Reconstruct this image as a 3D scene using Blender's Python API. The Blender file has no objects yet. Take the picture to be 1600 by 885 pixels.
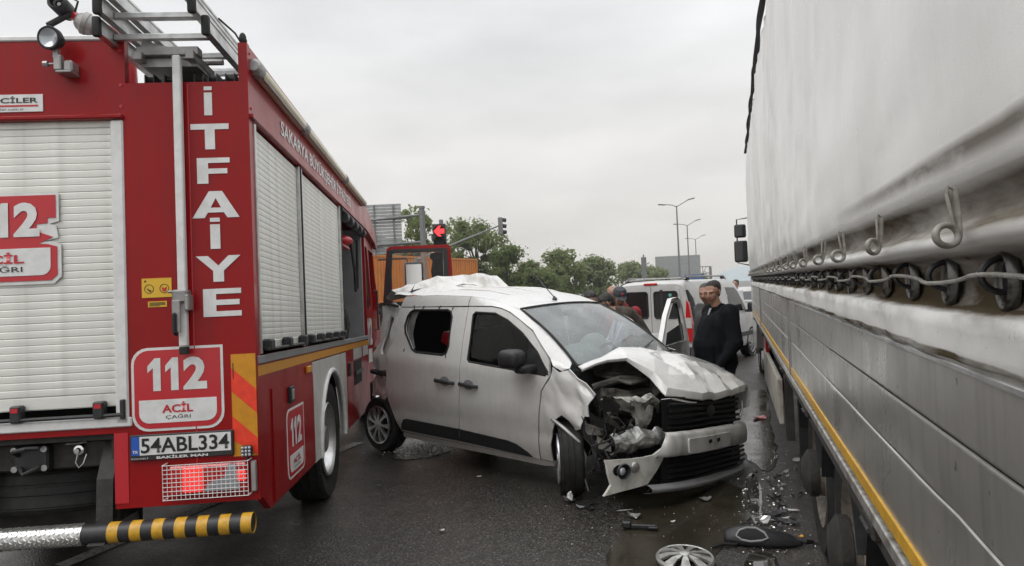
import bpy, bmesh, math, random
import numpy as np
from mathutils import Vector, Matrix, noise
from mathutils.geometry import delaunay_2d_cdt
rad = math.radians
SC = bpy.context.scene
COL = SC.collection

# ------------------------------------------------------------------ camera
CAM_H = 1.8
FPX, CX, CY = 1080.0, 800.0, 442.5            # focal length and centre in photo pixels (1600 wide)
ROLL, PITCH = rad(2.58), rad(0.45)
fwd = Vector((0, math.cos(PITCH), math.sin(PITCH)))
r0 = Vector((1, 0, 0)); u0 = r0.cross(fwd)
rgt = r0 * math.cos(ROLL) - u0 * math.sin(ROLL)
upv = r0 * math.sin(ROLL) + u0 * math.cos(ROLL)
cam_d = bpy.data.cameras.new('camera'); cam = bpy.data.objects.new('camera', cam_d); COL.objects.link(cam)
cam_d.sensor_width = 36; cam_d.lens = FPX / 1600 * 36
cam_d.clip_start = 0.05; cam_d.clip_end = 5000
cam.matrix_world = Matrix(((rgt.x, upv.x, -fwd.x, 0), (rgt.y, upv.y, -fwd.y, 0), (rgt.z, upv.z, -fwd.z, CAM_H), (0, 0, 0, 1)))
SC.camera = cam

# ------------------------------------------------------------------ overcast sky
W = bpy.data.worlds.new('World'); SC.world = W; W.use_nodes = True
nt = W.node_tree; nt.nodes.clear()
def wn(t, **k):
    n = nt.nodes.new(t)
    for a, b in k.items(): setattr(n, a, b)
    return n
out = wn('ShaderNodeOutputWorld'); bg = wn('ShaderNodeBackground'); nt.links.new(bg.outputs[0], out.inputs[0])
SUN_EL, SUN_ROT = rad(52), rad(232)
sky = wn('ShaderNodeTexSky', sky_type='NISHITA', sun_disc=False); sky.sun_elevation = SUN_EL; sky.sun_rotation = SUN_ROT
tc = wn('ShaderNodeTexCoord'); sep = wn('ShaderNodeSeparateXYZ'); nt.links.new(tc.outputs['Generated'], sep.inputs[0])
# overcast: more than twice as bright at the zenith as at the horizon, with soft cloud structure
mx = wn('ShaderNodeMath', operation='MAXIMUM'); mx.inputs[1].default_value = 0; nt.links.new(sep.outputs['Z'], mx.inputs[0])
lum = wn('ShaderNodeMath', operation='MULTIPLY_ADD'); lum.inputs[1].default_value = 1.1; lum.inputs[2].default_value = 0.69
sq = wn('ShaderNodeMath', operation='POWER'); sq.inputs[1].default_value = 2.6; nt.links.new(mx.outputs[0], sq.inputs[0]); nt.links.new(sq.outputs[0], lum.inputs[0])
mp = wn('ShaderNodeMapping'); mp.inputs['Scale'].default_value = (1.4, 1.4, 4.5); nt.links.new(tc.outputs['Generated'], mp.inputs[0])
ns = wn('ShaderNodeTexNoise'); ns.inputs['Scale'].default_value = 1.9; ns.inputs['Detail'].default_value = 5; ns.inputs['Roughness'].default_value = .5
nt.links.new(mp.outputs[0], ns.inputs['Vector'])
mr = wn('ShaderNodeMapRange'); mr.inputs['From Min'].default_value = .3; mr.inputs['From Max'].default_value = .7
mr.inputs['To Min'].default_value = .83; mr.inputs['To Max'].default_value = 1.09; nt.links.new(ns.outputs[0], mr.inputs[0])
l2 = wn('ShaderNodeMath', operation='MULTIPLY'); nt.links.new(lum.outputs[0], l2.inputs[0]); nt.links.new(mr.outputs[0], l2.inputs[1])
tint = wn('ShaderNodeMix', data_type='RGBA'); tint.inputs[6].default_value = (1.045, 1.0, .945, 1); tint.inputs[7].default_value = (.985, 1.0, 1.02, 1)
ce = wn('ShaderNodeMapRange'); ce.inputs['From Max'].default_value = .45; nt.links.new(mx.outputs[0], ce.inputs[0]); nt.links.new(ce.outputs[0], tint.inputs[0])
cl = wn('ShaderNodeMix', data_type='RGBA', blend_type='MULTIPLY'); cl.inputs[0].default_value = 1
nt.links.new(tint.outputs[2], cl.inputs[6]); nt.links.new(l2.outputs[0], cl.inputs[7])
sk = wn('ShaderNodeMix', data_type='RGBA', blend_type='MULTIPLY'); sk.inputs[0].default_value = 1; sk.inputs[7].default_value = (.1, .1, .1, 1)
nt.links.new(sky.outputs[0], sk.inputs[6])
fin = wn('ShaderNodeMix', data_type='RGBA'); fin.inputs[0].default_value = .05
nt.links.new(cl.outputs[2], fin.inputs[6]); nt.links.new(sk.outputs[2], fin.inputs[7])
nt.links.new(fin.outputs[2], bg.inputs[0]); bg.inputs[1].default_value = 1.0

sun_d = bpy.data.lights.new('sun', 'SUN'); sun_d.energy = 0.9; sun_d.angle = rad(40); sun_d.color = (1, .97, .93)
sun = bpy.data.objects.new('sun', sun_d); COL.objects.link(sun)
sdir = Vector((math.sin(SUN_ROT) * math.cos(SUN_EL), math.cos(SUN_ROT) * math.cos(SUN_EL), math.sin(SUN_EL)))
sun.rotation_euler = sdir.to_track_quat('Z', 'Y').to_euler(); sun.location = (0, -5, 30)

SC.view_settings.view_transform = 'Standard'; SC.view_settings.look = 'None'
SC.view_settings.exposure = 0.3; SC.view_settings.gamma = 1

# ------------------------------------------------------------------ helpers
RNG = random.Random(7)
def ray(x, y):
    return (fwd + rgt * ((x - CX) / FPX) - upv * ((y - CY) / FPX))
def gnd(x, y, z=0.0):
    v = ray(x, y); return Vector((0, 0, CAM_H)) + v * ((z - CAM_H) / v.z)
def aty(x, y, Y):
    v = ray(x, y); return Vector((0, 0, CAM_H)) + v * (Y / v.y)

class G:
    def __init__(s): s.bm = bmesh.new()
    def box(s, c, sz, bev=0, rot=None, seg=1):
        m = Matrix.Translation(c)
        if rot is not None: m = m @ rot.to_4x4()
        r = bmesh.ops.create_cube(s.bm, size=1, matrix=m @ Matrix.Diagonal((*sz, 1)))
        if bev:
            es = list({e for v in r['verts'] for e in v.link_edges})
            bmesh.ops.bevel(s.bm, geom=es, offset=bev, segments=seg, affect='EDGES', profile=.5)
        return s
    def bb(s, x0, x1, y0, y1, z0, z1, bev=0):
        return s.box(((x0+x1)/2, (y0+y1)/2, (z0+z1)/2), (abs(x1-x0), abs(y1-y0), abs(z1-z0)), bev)
    def tube(s, pts, r, n=8, caps=True, closed=False):
        pts = [Vector(p) for p in pts]; N = len(pts); rings = []
        rr = r if isinstance(r, (list, tuple)) else [r] * N
        prev = None
        for i, p in enumerate(pts):
            a = pts[i-1] if (i or closed) else p; b = pts[(i+1) % N] if (i < N-1 or closed) else p
            t = (b - a).normalized()
            if prev is None:
                u = t.orthogonal().normalized()
            else:
                u = (prev - t * prev.dot(t))
                u = u.normalized() if u.length > 1e-6 else t.orthogonal().normalized()
            prev = u; v = t.cross(u)
            rings.append([s.bm.verts.new(p + (u * math.cos(2*math.pi*k/n) + v * math.sin(2*math.pi*k/n)) * rr[i]) for k in range(n)])
        for i in range(N if closed else N-1):
            A, B = rings[i], rings[(i+1) % N]
            for k in range(n):
                s.bm.faces.new((A[k], A[(k+1) % n], B[(k+1) % n], B[k]))
        if caps and not closed:
            s.bm.faces.new(rings[0][::-1]); s.bm.faces.new(rings[-1])
        return s
    def cyl(s, p0, p1, r0, r1=None, n=16, caps=True):
        return s.tube([p0, p1], [r0, r0 if r1 is None else r1], n, caps)
    def lathe(s, prof, o, axis, n=24, closed=False, a0=0, a1=2*math.pi):
        # prof: list of (radius, along)
        o = Vector(o); ax = Vector(axis).normalized(); u = ax.orthogonal().normalized(); v = ax.cross(u)
        full = abs(a1 - a0 - 2*math.pi) < 1e-6; cnt = n if full else n + 1
        rings = []
        for k in range(cnt):
            a = a0 + (a1 - a0) * k / n; d = u * math.cos(a) + v * math.sin(a)
            rings.append([s.bm.verts.new(o + d * r + ax * h) for r, h in prof])
        m = len(prof)
        for k in range(n if full else n):
            A, B = rings[k], rings[(k+1) % cnt]
            for i in range(m if closed else m-1):
                j = (i+1) % m
                try: s.bm.faces.new((A[i], B[i], B[j], A[j]))
                except ValueError: pass
        return s
    def grid(s, fn, nu, nv):
        V = [[s.bm.verts.new(fn(i/nu, j/nv)) for j in range(nv+1)] for i in range(nu+1)]
        for i in range(nu):
            for j in range(nv):
                s.bm.faces.new((V[i][j], V[i+1][j], V[i+1][j+1], V[i][j+1]))
        return s
    def face(s, pts):
        s.bm.faces.new([s.bm.verts.new(p) for p in pts]); return s
    def sphere(s, c, r, seg=16, rings=10, rot=None):
        r = (r, r, r) if not isinstance(r, (tuple, list)) else r
        m = Matrix.Translation(c)
        if rot is not None: m = m @ rot.to_4x4()
        bmesh.ops.create_uvsphere(s.bm, u_segments=seg, v_segments=rings, radius=1, matrix=m @ Matrix.Diagonal((*r, 1)))
        return s
    def sheet(s, outline, fn, holes=(), thick=.02, cell=None):
        """flat or curved panel: outline in (u,v), fn(u,v,o) -> point, o = depth behind the face"""
        pts = []; edges = []
        def addloop(lp):
            b = len(pts)
            dense = []
            for i, p in enumerate(lp):
                q = lp[(i+1) % len(lp)]
                dense.append(p)
                if cell:
                    L = math.hypot(q[0]-p[0], q[1]-p[1]); k = int(L / cell)
                    for j in range(1, k): dense.append((p[0]+(q[0]-p[0])*j/k, p[1]+(q[1]-p[1])*j/k))
            pts.extend(dense); n = len(dense)
            edges.extend((b+i, b+(i+1) % n) for i in range(n))
            return dense
        loops = [addloop(list(outline))] + [addloop(list(h)) for h in holes]
        def inside(p, lp):
            c = False; n = len(lp)
            for i in range(n):
                a, b = lp[i], lp[i-1]
                if (a[1] > p[1]) != (b[1] > p[1]) and p[0] < (b[0]-a[0])*(p[1]-a[1])/(b[1]-a[1])+a[0]: c = not c
            return c
        ok = lambda p: inside(p, loops[0]) and not any(inside(p, h) for h in loops[1:])
        if cell:
            us = [p[0] for p in loops[0]]; vs = [p[1] for p in loops[0]]
            u = min(us) + cell/2
            ip = []
            while u < max(us):
                v = min(vs) + cell/2
                while v < max(vs):
                    if ok((u, v)): ip.append((u + .003*cell, v))
                    v += cell
                u += cell
            P = np.array(pts)
            for q in ip:
                if ((P[:, 0]-q[0])**2 + (P[:, 1]-q[1])**2).min() > (.4*cell)**2: pts.append(q)
        vo, eo, fo, *_ = delaunay_2d_cdt([Vector(p) for p in pts], edges, [], 0, 1e-6)
        F = [f for f in fo if ok(((vo[f[0]].x+vo[f[1]].x+vo[f[2]].x)/3, (vo[f[0]].y+vo[f[1]].y+vo[f[2]].y)/3))]
        top = [s.bm.verts.new(fn(v.x, v.y, 0)) for v in vo]
        bnd = {}
        for f in F:
            s.bm.faces.new([top[i] for i in f])
            for a, b in ((f[0], f[1]), (f[1], f[2]), (f[2], f[0])):
                if (b, a) in bnd: del bnd[(b, a)]
                else: bnd[(a, b)] = 1
        if thick:
            bot = {}
            for a, b in bnd:
                for i in (a, b):
                    if i not in bot: bot[i] = s.bm.verts.new(fn(vo[i].x, vo[i].y, thick))
            for a, b in bnd: s.bm.faces.new((top[b], top[a], bot[a], bot[b]))
        loose = [v for v in s.bm.verts if not v.link_faces]
        bmesh.ops.delete(s.bm, geom=loose, context='VERTS')
        return s
    def ob(s, name, m, parent=None, smooth=35, loc=None, fixn=True):
        if fixn: bmesh.ops.recalc_face_normals(s.bm, faces=s.bm.faces[:])
        me = bpy.data.meshes.new(name); s.bm.to_mesh(me); s.bm.free()
        return mob(name, me, m, parent, smooth, loc)

def mob(name, me, m, parent=None, smooth=35, loc=None):
    ms = m if isinstance(m, (list, tuple)) else [m]
    if not me.materials:
        for k in ms: me.materials.append(MAT[k] if isinstance(k, str) else k)
    if smooth:
        me.shade_smooth()
        if smooth < 180: me.set_sharp_from_angle(angle=rad(smooth))
    o = bpy.data.objects.new(name, me); COL.objects.link(o)
    if parent is not None: o.parent = parent
    if loc is not None: o.location = loc
    return o
def dup(o, parent=None, loc=None, rot=None):
    c = o.copy(); COL.objects.link(c); c.parent = parent if parent is not None else o.parent
    if loc is not None: c.location = loc
    if rot is not None: c.rotation_euler = rot
    for ch in o.children:
        dup(ch, c)
    return c
def tag(o, label, cat, group=None):
    o['label'] = label; o['category'] = cat
    if group: o['group'] = group
    return o
def thing(name, label, cat, loc=(0, 0, 0), rotz=0, group=None, mat=None):
    o = bpy.data.objects.new(name, None); COL.objects.link(o); o.empty_display_size = .2
    if mat is not None: o.matrix_world = mat
    else: o.location = loc; o.rotation_euler = (0, 0, rotz)
    return tag(o, label, cat, group)
def struct(o, kind='structure'):
    o['kind'] = kind; return o

FONT = None
def txt(name, s, fit, plane, m, parent, off=.003, bold=0.0, space=1.0):
    """text fitted into u0,v0,u1,v1 of plane (origin, u axis, v axis)"""
    cu = bpy.data.curves.new(name, 'FONT'); cu.body = s; cu.size = 1; cu.offset = bold; cu.space_character = space
    cu.resolution_u = 3
    o = bpy.data.objects.new(name, cu); COL.objects.link(o)
    dg = bpy.context.evaluated_depsgraph_get()
    me = bpy.data.meshes.new_from_object(o.evaluated_get(dg))
    bpy.data.objects.remove(o); bpy.data.curves.remove(cu)
    n = len(me.vertices); co = np.empty(n*3); me.vertices.foreach_get('co', co); co = co.reshape(-1, 3)
    lo, hi = co.min(0), co.max(0)
    O, U, V = [Vector(q) for q in plane]; N = U.cross(V).normalized()
    u = fit[0] + (co[:, 0]-lo[0]) / max(1e-6, hi[0]-lo[0]) * (fit[2]-fit[0])
    v = fit[1] + (co[:, 1]-lo[1]) / max(1e-6, hi[1]-lo[1]) * (fit[3]-fit[1])
    P = np.array(O)[None] + u[:, None]*np.array(U) + v[:, None]*np.array(V) + off*np.array(N)
    me.vertices.foreach_set('co', P.ravel()); me.update()
    me.materials.clear()
    return mob(name, me, m, parent, 0)
def rrect(u0, v0, u1, v1, r, n=5, corners=(1, 1, 1, 1)):
    """rounded rectangle, corners order: lower-left, lower-right, upper-right, upper-left"""
    P = []
    for (cx, cy, a, f) in ((u0, v0, 180, corners[0]), (u1, v0, 270, corners[1]), (u1, v1, 0, corners[2]), (u0, v1, 90, corners[3])):
        q = r * f
        ox = cx + (q if cx == u0 else -q); oy = cy + (q if cy == v0 else -q)
        if q < 1e-5: P.append((cx, cy)); continue
        for k in range(n+1):
            t = rad(a + 90*k/n); P.append((ox + q*math.cos(t), oy + q*math.sin(t)))
    return P
def lerp(a, b, t): return a + (b - a) * t
def interp(x, xs, ys_):
    return float(np.interp(x, xs, ys_))

# ------------------------------------------------------------------ materials
MAT = {}
GLYPH = {'T': ([(0,1),(1,1),(1,.78),(.63,.78),(.63,0),(.37,0),(.37,.78),(0,.78)],[]), 'F': ([(0,0),(0,1),(1,1),(1,.80),(.34,.80),(.34,.58),(.92,.58),(.92,.38),(.34,.38),(.34,0)],[]),
         'A': ([(0,0),(.36,1),(.64,1),(1,0),(.74,0),(.67,.2),(.33,.2),(.26,0)],[[(.39,.38),(.61,.38),(.5,.74)]]), 'Y': ([(0,1),(.27,1),(.5,.62),(.73,1),(1,1),(.62,.42),(.62,0),(.38,0),(.38,.42)],[]),
         'E': ([(0,0),(0,1),(1,1),(1,.81),(.34,.81),(.34,.60),(.95,.60),(.95,.41),(.34,.41),(.34,.19),(1,.19),(1,0)],[]), '1': ([(.42,0),(.42,.70),(.0,.56),(0,.76),(.55,1),(1,1),(1,0)],[])}
def block(ch, fit, plane, m, parent, off):
    O, U, V = [Vector(q) for q in plane]; N = U.cross(V).normalized(); w, h = fit[2]-fit[0], fit[3]-fit[1]
    fn = lambda u, v, o: O + U*(fit[0]+u*w) + V*(fit[1]+v*h) + N*off
    g = G()
    if ch == 'İ':
        for a, b in ((0, .79), (.87, 1)): g.sheet([(0, a), (1, a), (1, b), (0, b)], fn, (), 0)
    else: g.sheet(GLYPH[ch][0], fn, GLYPH[ch][1], 0)
    return g.ob('lettering', m, parent, 0)
def one_one_two(fit, plane, m, parent, off):
    a, b, c, d = fit; w = c-a
    block('1', (a, b, a+.22*w, d), plane, m, parent, off); block('1', (a+.30*w, b, a+.52*w, d), plane, m, parent, off)
    txt('lettering', '2', (a+.60*w, b, c, d), plane, m, parent, off, .045)

def M(name, col, col2=None, scale=6, detail=5, rough=.5, rough2=None, metal=0, spec=.5, bump=0, bscale=60, coat=0,
      stretch=(1, 1, 1), lo=.4, hi=.65, emis=None, estr=0, trans=0, alpha=1, bstretch=(1, 1, 1), bdetail=4):
    m = bpy.data.materials.new(name); m.use_nodes = True; t = m.node_tree; p = t.nodes['Principled BSDF']
    p.inputs['Base Color'].default_value = (*col, 1); p.inputs['Roughness'].default_value = rough
    p.inputs['Metallic'].default_value = metal; p.inputs['Specular IOR Level'].default_value = spec
    p.inputs['Coat Weight'].default_value = coat; p.inputs['Coat Roughness'].default_value = .06
    p.inputs['Transmission Weight'].default_value = trans; p.inputs['Alpha'].default_value = alpha
    if emis: p.inputs['Emission Color'].default_value = (*emis, 1); p.inputs['Emission Strength'].default_value = estr
    L = t.links.new; N = t.nodes.new
    c = None
    if col2 is not None or bump or rough2 is not None:
        c = N('ShaderNodeTexCoord')
    if col2 is not None or rough2 is not None:
        mp = N('ShaderNodeMapping'); mp.inputs['Scale'].default_value = stretch; L(c.outputs['Object'], mp.inputs[0])
        n = N('ShaderNodeTexNoise'); n.inputs['Scale'].default_value = scale; n.inputs['Detail'].default_value = detail; n.inputs['Roughness'].default_value = .6
        L(mp.outputs[0], n.inputs['Vector'])
        r = N('ShaderNodeMapRange'); r.inputs['From Min'].default_value = lo; r.inputs['From Max'].default_value = hi; L(n.outputs[0], r.inputs[0])
        if col2 is not None:
            x = N('ShaderNodeMix'); x.data_type = 'RGBA'; x.inputs[6].default_value = (*col, 1); x.inputs[7].default_value = (*col2, 1)
            L(r.outputs[0], x.inputs[0]); L(x.outputs[2], p.inputs['Base Color'])
        if rough2 is not None:
            q = N('ShaderNodeMapRange'); q.inputs['To Min'].default_value = rough; q.inputs['To Max'].default_value = rough2
            L(r.outputs[0], q.inputs[0]); L(q.outputs[0], p.inputs['Roughness'])
    if bump:
        mp2 = N('ShaderNodeMapping'); mp2.inputs['Scale'].default_value = bstretch; L(c.outputs['Object'], mp2.inputs[0])
        n2 = N('ShaderNodeTexNoise'); n2.inputs['Scale'].default_value = bscale; n2.inputs['Detail'].default_value = bdetail
        L(mp2.outputs[0], n2.inputs['Vector'])
        b = N('ShaderNodeBump'); b.inputs['Strength'].default_value = bump; b.inputs['Distance'].default_value = .02
        L(n2.outputs[0], b.inputs['Height']); L(b.outputs[0], p.inputs['Normal'])
    MAT[name] = m
    return m
def nodes_of(name):
    m = MAT[name]; return m.node_tree, m.node_tree.nodes['Principled BSDF']

M('red_paint', (.29, .0045, .006), (.25, .0045, .006), scale=2.2, rough=.3, rough2=.42, coat=.20, spec=.18)
def add_streaks(name, col, amt, scl=(22, 22, 1.2), lo=.5, hi=.74):
    t, p = nodes_of(name); N = t.nodes.new; L = t.links.new
    c = N('ShaderNodeTexCoord'); mp = N('ShaderNodeMapping'); mp.inputs['Scale'].default_value = scl; L(c.outputs['Object'], mp.inputs[0])
    n = N('ShaderNodeTexNoise'); n.inputs['Scale'].default_value = 1; n.inputs['Detail'].default_value = 6; L(mp.outputs[0], n.inputs['Vector'])
    r = N('ShaderNodeMapRange'); r.inputs[1].default_value = lo; r.inputs[2].default_value = hi; r.inputs[4].default_value = amt; L(n.outputs[0], r.inputs[0])
    src = p.inputs['Base Color'].links[0].from_socket
    x = N('ShaderNodeMix'); x.data_type = 'RGBA'; L(r.outputs[0], x.inputs[0]); L(src, x.inputs[6]); x.inputs[7].default_value = (*col, 1); L(x.outputs[2], p.inputs['Base Color'])
add_streaks('red_paint', (.12, .02, .018), .30)
M('red_bright', (.48, .012, .02), rough=.35, coat=.3)
M('alu_shutter', (.76, .76, .71), (.68, .675, .63), scale=3, stretch=(1, 1, 5), rough=.38, rough2=.5, metal=.25)
add_streaks('alu_shutter', (.22, .20, .17), .30, (9, 9, 1.0))
M('alu', (.62, .62, .61), (.45, .45, .44), scale=9, rough=.3, rough2=.45, metal=.85)
M('alu_dull', (.36, .35, .34), (.24, .235, .23), scale=8, rough=.45, metal=.6)
M('white_decal', (.72, .72, .71), (.62, .62, .60), scale=14, rough=.4)
M('black_plastic', (.018, .018, .02), (.028, .028, .03), scale=30, rough=.45)
M('black_rubber', (.011, .011, .011), (.022, .021, .019), scale=18, rough=.75, bump=.15, bscale=150)
M('dark_void', (.008, .008, .009), rough=.8)
M('chassis', (.022, .021, .02), (.045, .04, .033), scale=12, rough=.7, bump=.2, bscale=40)
M('steel', (.5, .5, .5), (.35, .34, .33), scale=20, rough=.32, metal=.9)
M('chrome', (.75, .75, .75), rough=.12, metal=1)
M('grey_paint', (.24, .24, .245), (.20, .20, .2), scale=5, rough=.45)
M('arch_grey', (.52, .51, .48), (.42, .41, .38), scale=5, rough=.4)
M('lamp_cream', (.62, .55, .36), (.55, .48, .31), scale=8, rough=.3, coat=.4)
M('yellow_tape', (.62, .34, .02), (.45, .25, .03), scale=30, rough=.4)
M('orange_reflex', (.62, .27, .012), (.55, .23, .01), scale=25, rough=.35)
M('red_reflex', (.85, .055, .02), (.72, .045, .02), scale=25, rough=.35)
M('sticker_yellow', (.68, .42, .03), rough=.4)
M('blue_strip', (.02, .09, .42), rough=.4)
M('red_lens', (.5, .015, .015), rough=.15, coat=.5)
M('red_lamp_lit', (.6, .02, .02), rough=.2, emis=(1, .06, .05), estr=.55)
M('clear_lens', (.42, .45, .48), rough=.08, coat=.6, metal=.3)
M('glass_dark', (.012, .014, .015), rough=.06, spec=.6)
M('glass_tint', (.03, .035, .036), rough=.05, spec=.7)
M('tread_plate', (.66, .66, .64), (.5, .5, .48), scale=12, rough=.28, metal=.9, bump=.0)
M('ink_black', (.012, .012, .013), rough=.5)
M('rim_alu', (.5, .5, .5), (.36, .36, .36), scale=10, rough=.35, metal=.75)
# ------------------------------------------------------------------ road
def make_asphalt():
    m = bpy.data.materials.new('wet_asphalt'); m.use_nodes = True; t = m.node_tree; p = t.nodes['Principled BSDF']
    N = t.nodes.new; L = t.links.new
    c = N('ShaderNodeTexCoord')
    def nz(scale, detail=4, rough=.6, st=(1, 1, 1)):
        mp = N('ShaderNodeMapping'); mp.inputs['Scale'].default_value = st; L(c.outputs['Object'], mp.inputs[0])
        n = N('ShaderNodeTexNoise'); n.inputs['Scale'].default_value = scale; n.inputs['Detail'].default_value = detail; n.inputs['Roughness'].default_value = rough
        L(mp.outputs[0], n.inputs['Vector']); return n.outputs[0]
    def rng(v, a, b, c0, c1):
        r = N('ShaderNodeMapRange'); L(v, r.inputs[0])
        for i, q in zip(range(1, 5), (a, b, c0, c1)): r.inputs[i].default_value = q
        return r.outputs[0]
    def mixc(f, a, b):
        x = N('ShaderNodeMix'); x.data_type = 'RGBA'; L(f, x.inputs[0])
        for i, q in ((6, a), (7, b)):
            if isinstance(q, tuple): x.inputs[i].default_value = (*q, 1)
            else: L(q, x.inputs[i])
        return x.outputs[2]
    big = nz(.7, 5); mid = nz(2.6, 5)
    vo = N('ShaderNodeTexVoronoi'); vo.inputs['Scale'].default_value = 95; L(c.outputs['Object'], vo.inputs['Vector'])
    stone = N('ShaderNodeSeparateColor'); L(vo.outputs['Color'], stone.inputs[0])
    base = mixc(rng(big, .35, .68, 0, 1), (.026, .023, .021), (.046, .040, .034))
    base = mixc(rng(mid, .55, .75, 0, .55), base, (.050, .041, .031))
    base = mixc(rng(stone.outputs[0], .70, 1, 0, .8), base, (.17, .155, .14))
    base = mixc(rng(stone.outputs[1], .6, 1, 0, .6), base, (.010, .0095, .009))
    L(base, p.inputs['Base Color'])
    wet = rng(mid, .30, .72, .26, .44)
    L(wet, p.inputs['Roughness']); p.inputs['Specular IOR Level'].default_value = .5
    b = N('ShaderNodeBump'); b.inputs['Strength'].default_value = .55; b.inputs['Distance'].default_value = .006
    L(vo.outputs['Distance'], b.inputs['Height'])
    b2 = N('ShaderNodeBump'); b2.inputs['Strength'].default_value = .12; b2.inputs['Distance'].default_value = .02
    L(nz(14, 4), b2.inputs['Height']); L(b.outputs[0], b2.inputs['Normal']); L(b2.outputs[0], p.inputs['Normal'])
    MAT['wet_asphalt'] = m
make_asphalt()
g = G(); g.face([(-420, -50, 0), (420, -50, 0), (420, 480, 0), (-420, 480, 0)])
struct(g.ob('road', 'wet_asphalt', smooth=0))
M('verge_grass', (.035, .055, .018), (.06, .07, .028), scale=3, rough=.9, bump=.5, bscale=12)
g = G(); g.face([(-200, 40, .004), (1, 40, .004), (8, 110, .004), (-200, 160, .004)])
struct(g.ob('verge', 'verge_grass', smooth=0))
M('worn_white', (.52, .51, .48), (.10, .095, .088), scale=22, rough=.45, lo=.48, hi=.68)
M('worn_yellow', (.17, .11, .028), (.05, .042, .03), scale=16, rough=.4, lo=.4, hi=.62)
def line_mark(name, a, b, w, m):
    a, b = Vector(a), Vector(b); a.z = b.z = .004; d = (b-a).normalized(); n = Vector((-d.y, d.x, 0)) * w/2
    gg = G(); gg.face([a-n, b-n, b+n, a+n]); return struct(gg.ob(name, m, smooth=0))
line_mark('lane_line', gnd(95, 885), gnd(560, 692), .13, 'worn_white')
line_mark('lane_line', gnd(975, 885), gnd(1020, 770), .14, 'worn_yellow')
line_mark('lane_line', (3.4, 17, 0), (9.5, 37, 0), .14, 'worn_white')
# puddles: still water lying a few millimetres proud of the asphalt
M('puddle_water', (.022, .019, .014), (.035, .03, .022), scale=3, rough=.03, spec=.5, bump=.02, bscale=9)
M('puddle_film', (.03, .026, .019), (.045, .038, .026), scale=3, rough=.11, rough2=.25, spec=.5, bump=.04, bscale=25)
M('puddle_ruffled', (.03, .027, .022), (.045, .04, .032), scale=8, rough=.06, spec=.6, bump=.9, bscale=42)
for nm in ('puddle_water', 'puddle_ruffled', 'puddle_film'): nodes_of(nm)[1].inputs['IOR'].default_value = 1.95 if nm != 'puddle_film' else 1.6
def puddle(pts, m, z, seed, amp=.05):
    P = [gnd(*q) for q in pts]; n = len(P); rr = random.Random(seed); D = []
    for i in range(n):
        a, b, c0, d = P[i-1], P[i], P[(i+1) % n], P[(i+2) % n]
        for k in range(8):
            t = k/8
            q = .5*((2*b)+(c0-a)*t+(2*a-5*b+4*c0-d)*t*t+(3*b-a-3*c0+d)*t**3)
            nn = noise.noise(Vector((q.x*4+seed, q.y*4, 1)))*amp + noise.noise(Vector((q.x*13+seed, q.y*13, 5)))*amp*.5
            D.append((q.x + nn, q.y + nn*.7))
    gg = G(); gg.sheet(D, lambda u, v, o: Vector((u, v, z)), thick=0)
    return struct(gg.ob('puddle', m, smooth=0))
puddle([(948, 885), (990, 810), (960, 772), (1120, 752), (1180, 790), (1150, 830), (1100, 885), (1040, 900)], 'puddle_film', .005, 3)
puddle([(1164, 754), (1178, 740), (1190, 768), (1193, 805), (1187, 826), (1174, 810), (1169, 785)], 'puddle_water', .009, 5, .02)
puddle([(1164, 885), (1178, 866), (1208, 869), (1214, 900), (1160, 915)], 'puddle_water', .009, 8, .02)
puddle([(612, 705), (618, 692), (650, 686), (690, 694), (702, 706), (668, 716), (630, 718)], 'puddle_ruffled', .006, 11, .16)
puddle([(1160, 690), (1165, 620), (1195, 612), (1205, 660), (1215, 720), (1190, 735)], 'puddle_film', .006, 15, .05)
# ------------------------------------------------------------------ fire engine (x right, y forward, z up; x = 0 is the right side, y = 0 the rear axle)
TD = Vector((-.0824, .9958, -.0397)).normalized(); TR = TD.cross(Vector((0, 0, 1))).normalized(); TU = TR.cross(TD)
TO = Vector((-1.701, 6.076, 0)) + TR * .04
TM = Matrix(((TR.x, TD.x, TU.x, TO.x), (TR.y, TD.y, TU.y, TO.y), (TR.z, TD.z, TU.z, TO.z), (0, 0, 0, 1)))
truck = thing('fire_truck', 'red fire engine with white İTFAİYE lettering and roller shutters', 'fire truck', mat=TM)
YR = -2.17
REAR = ((0, YR, 0), (1, 0, 0), (0, 0, 1))           # plane of the rear wall: u = x, v = z, facing -y
SIDE = ((0, 0, 0), (0, 1, 0), (0, 0, 1))            # plane of the right wall: u = y, v = z, facing +x
rearf = lambda u, v, o: Vector((u, YR + o, v))
sidef = lambda u, v, o: Vector((-o, u, v))
def rplate(name, outline, m, parent, off=.004, th=.004, holes=()):
    return G().sheet(outline, lambda u, v, o: Vector((u, YR - off + o, v)), holes, th).ob(name, m, parent, smooth=0)
def splate(name, outline, m, parent, off=.004, th=.004, holes=()):
    return G().sheet(outline, lambda u, v, o: Vector((off - o, u, v)), holes, th).ob(name, m, parent, smooth=0)
def rect(a, b, c, d): return [(a, b), (c, b), (c, d), (a, d)]

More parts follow.
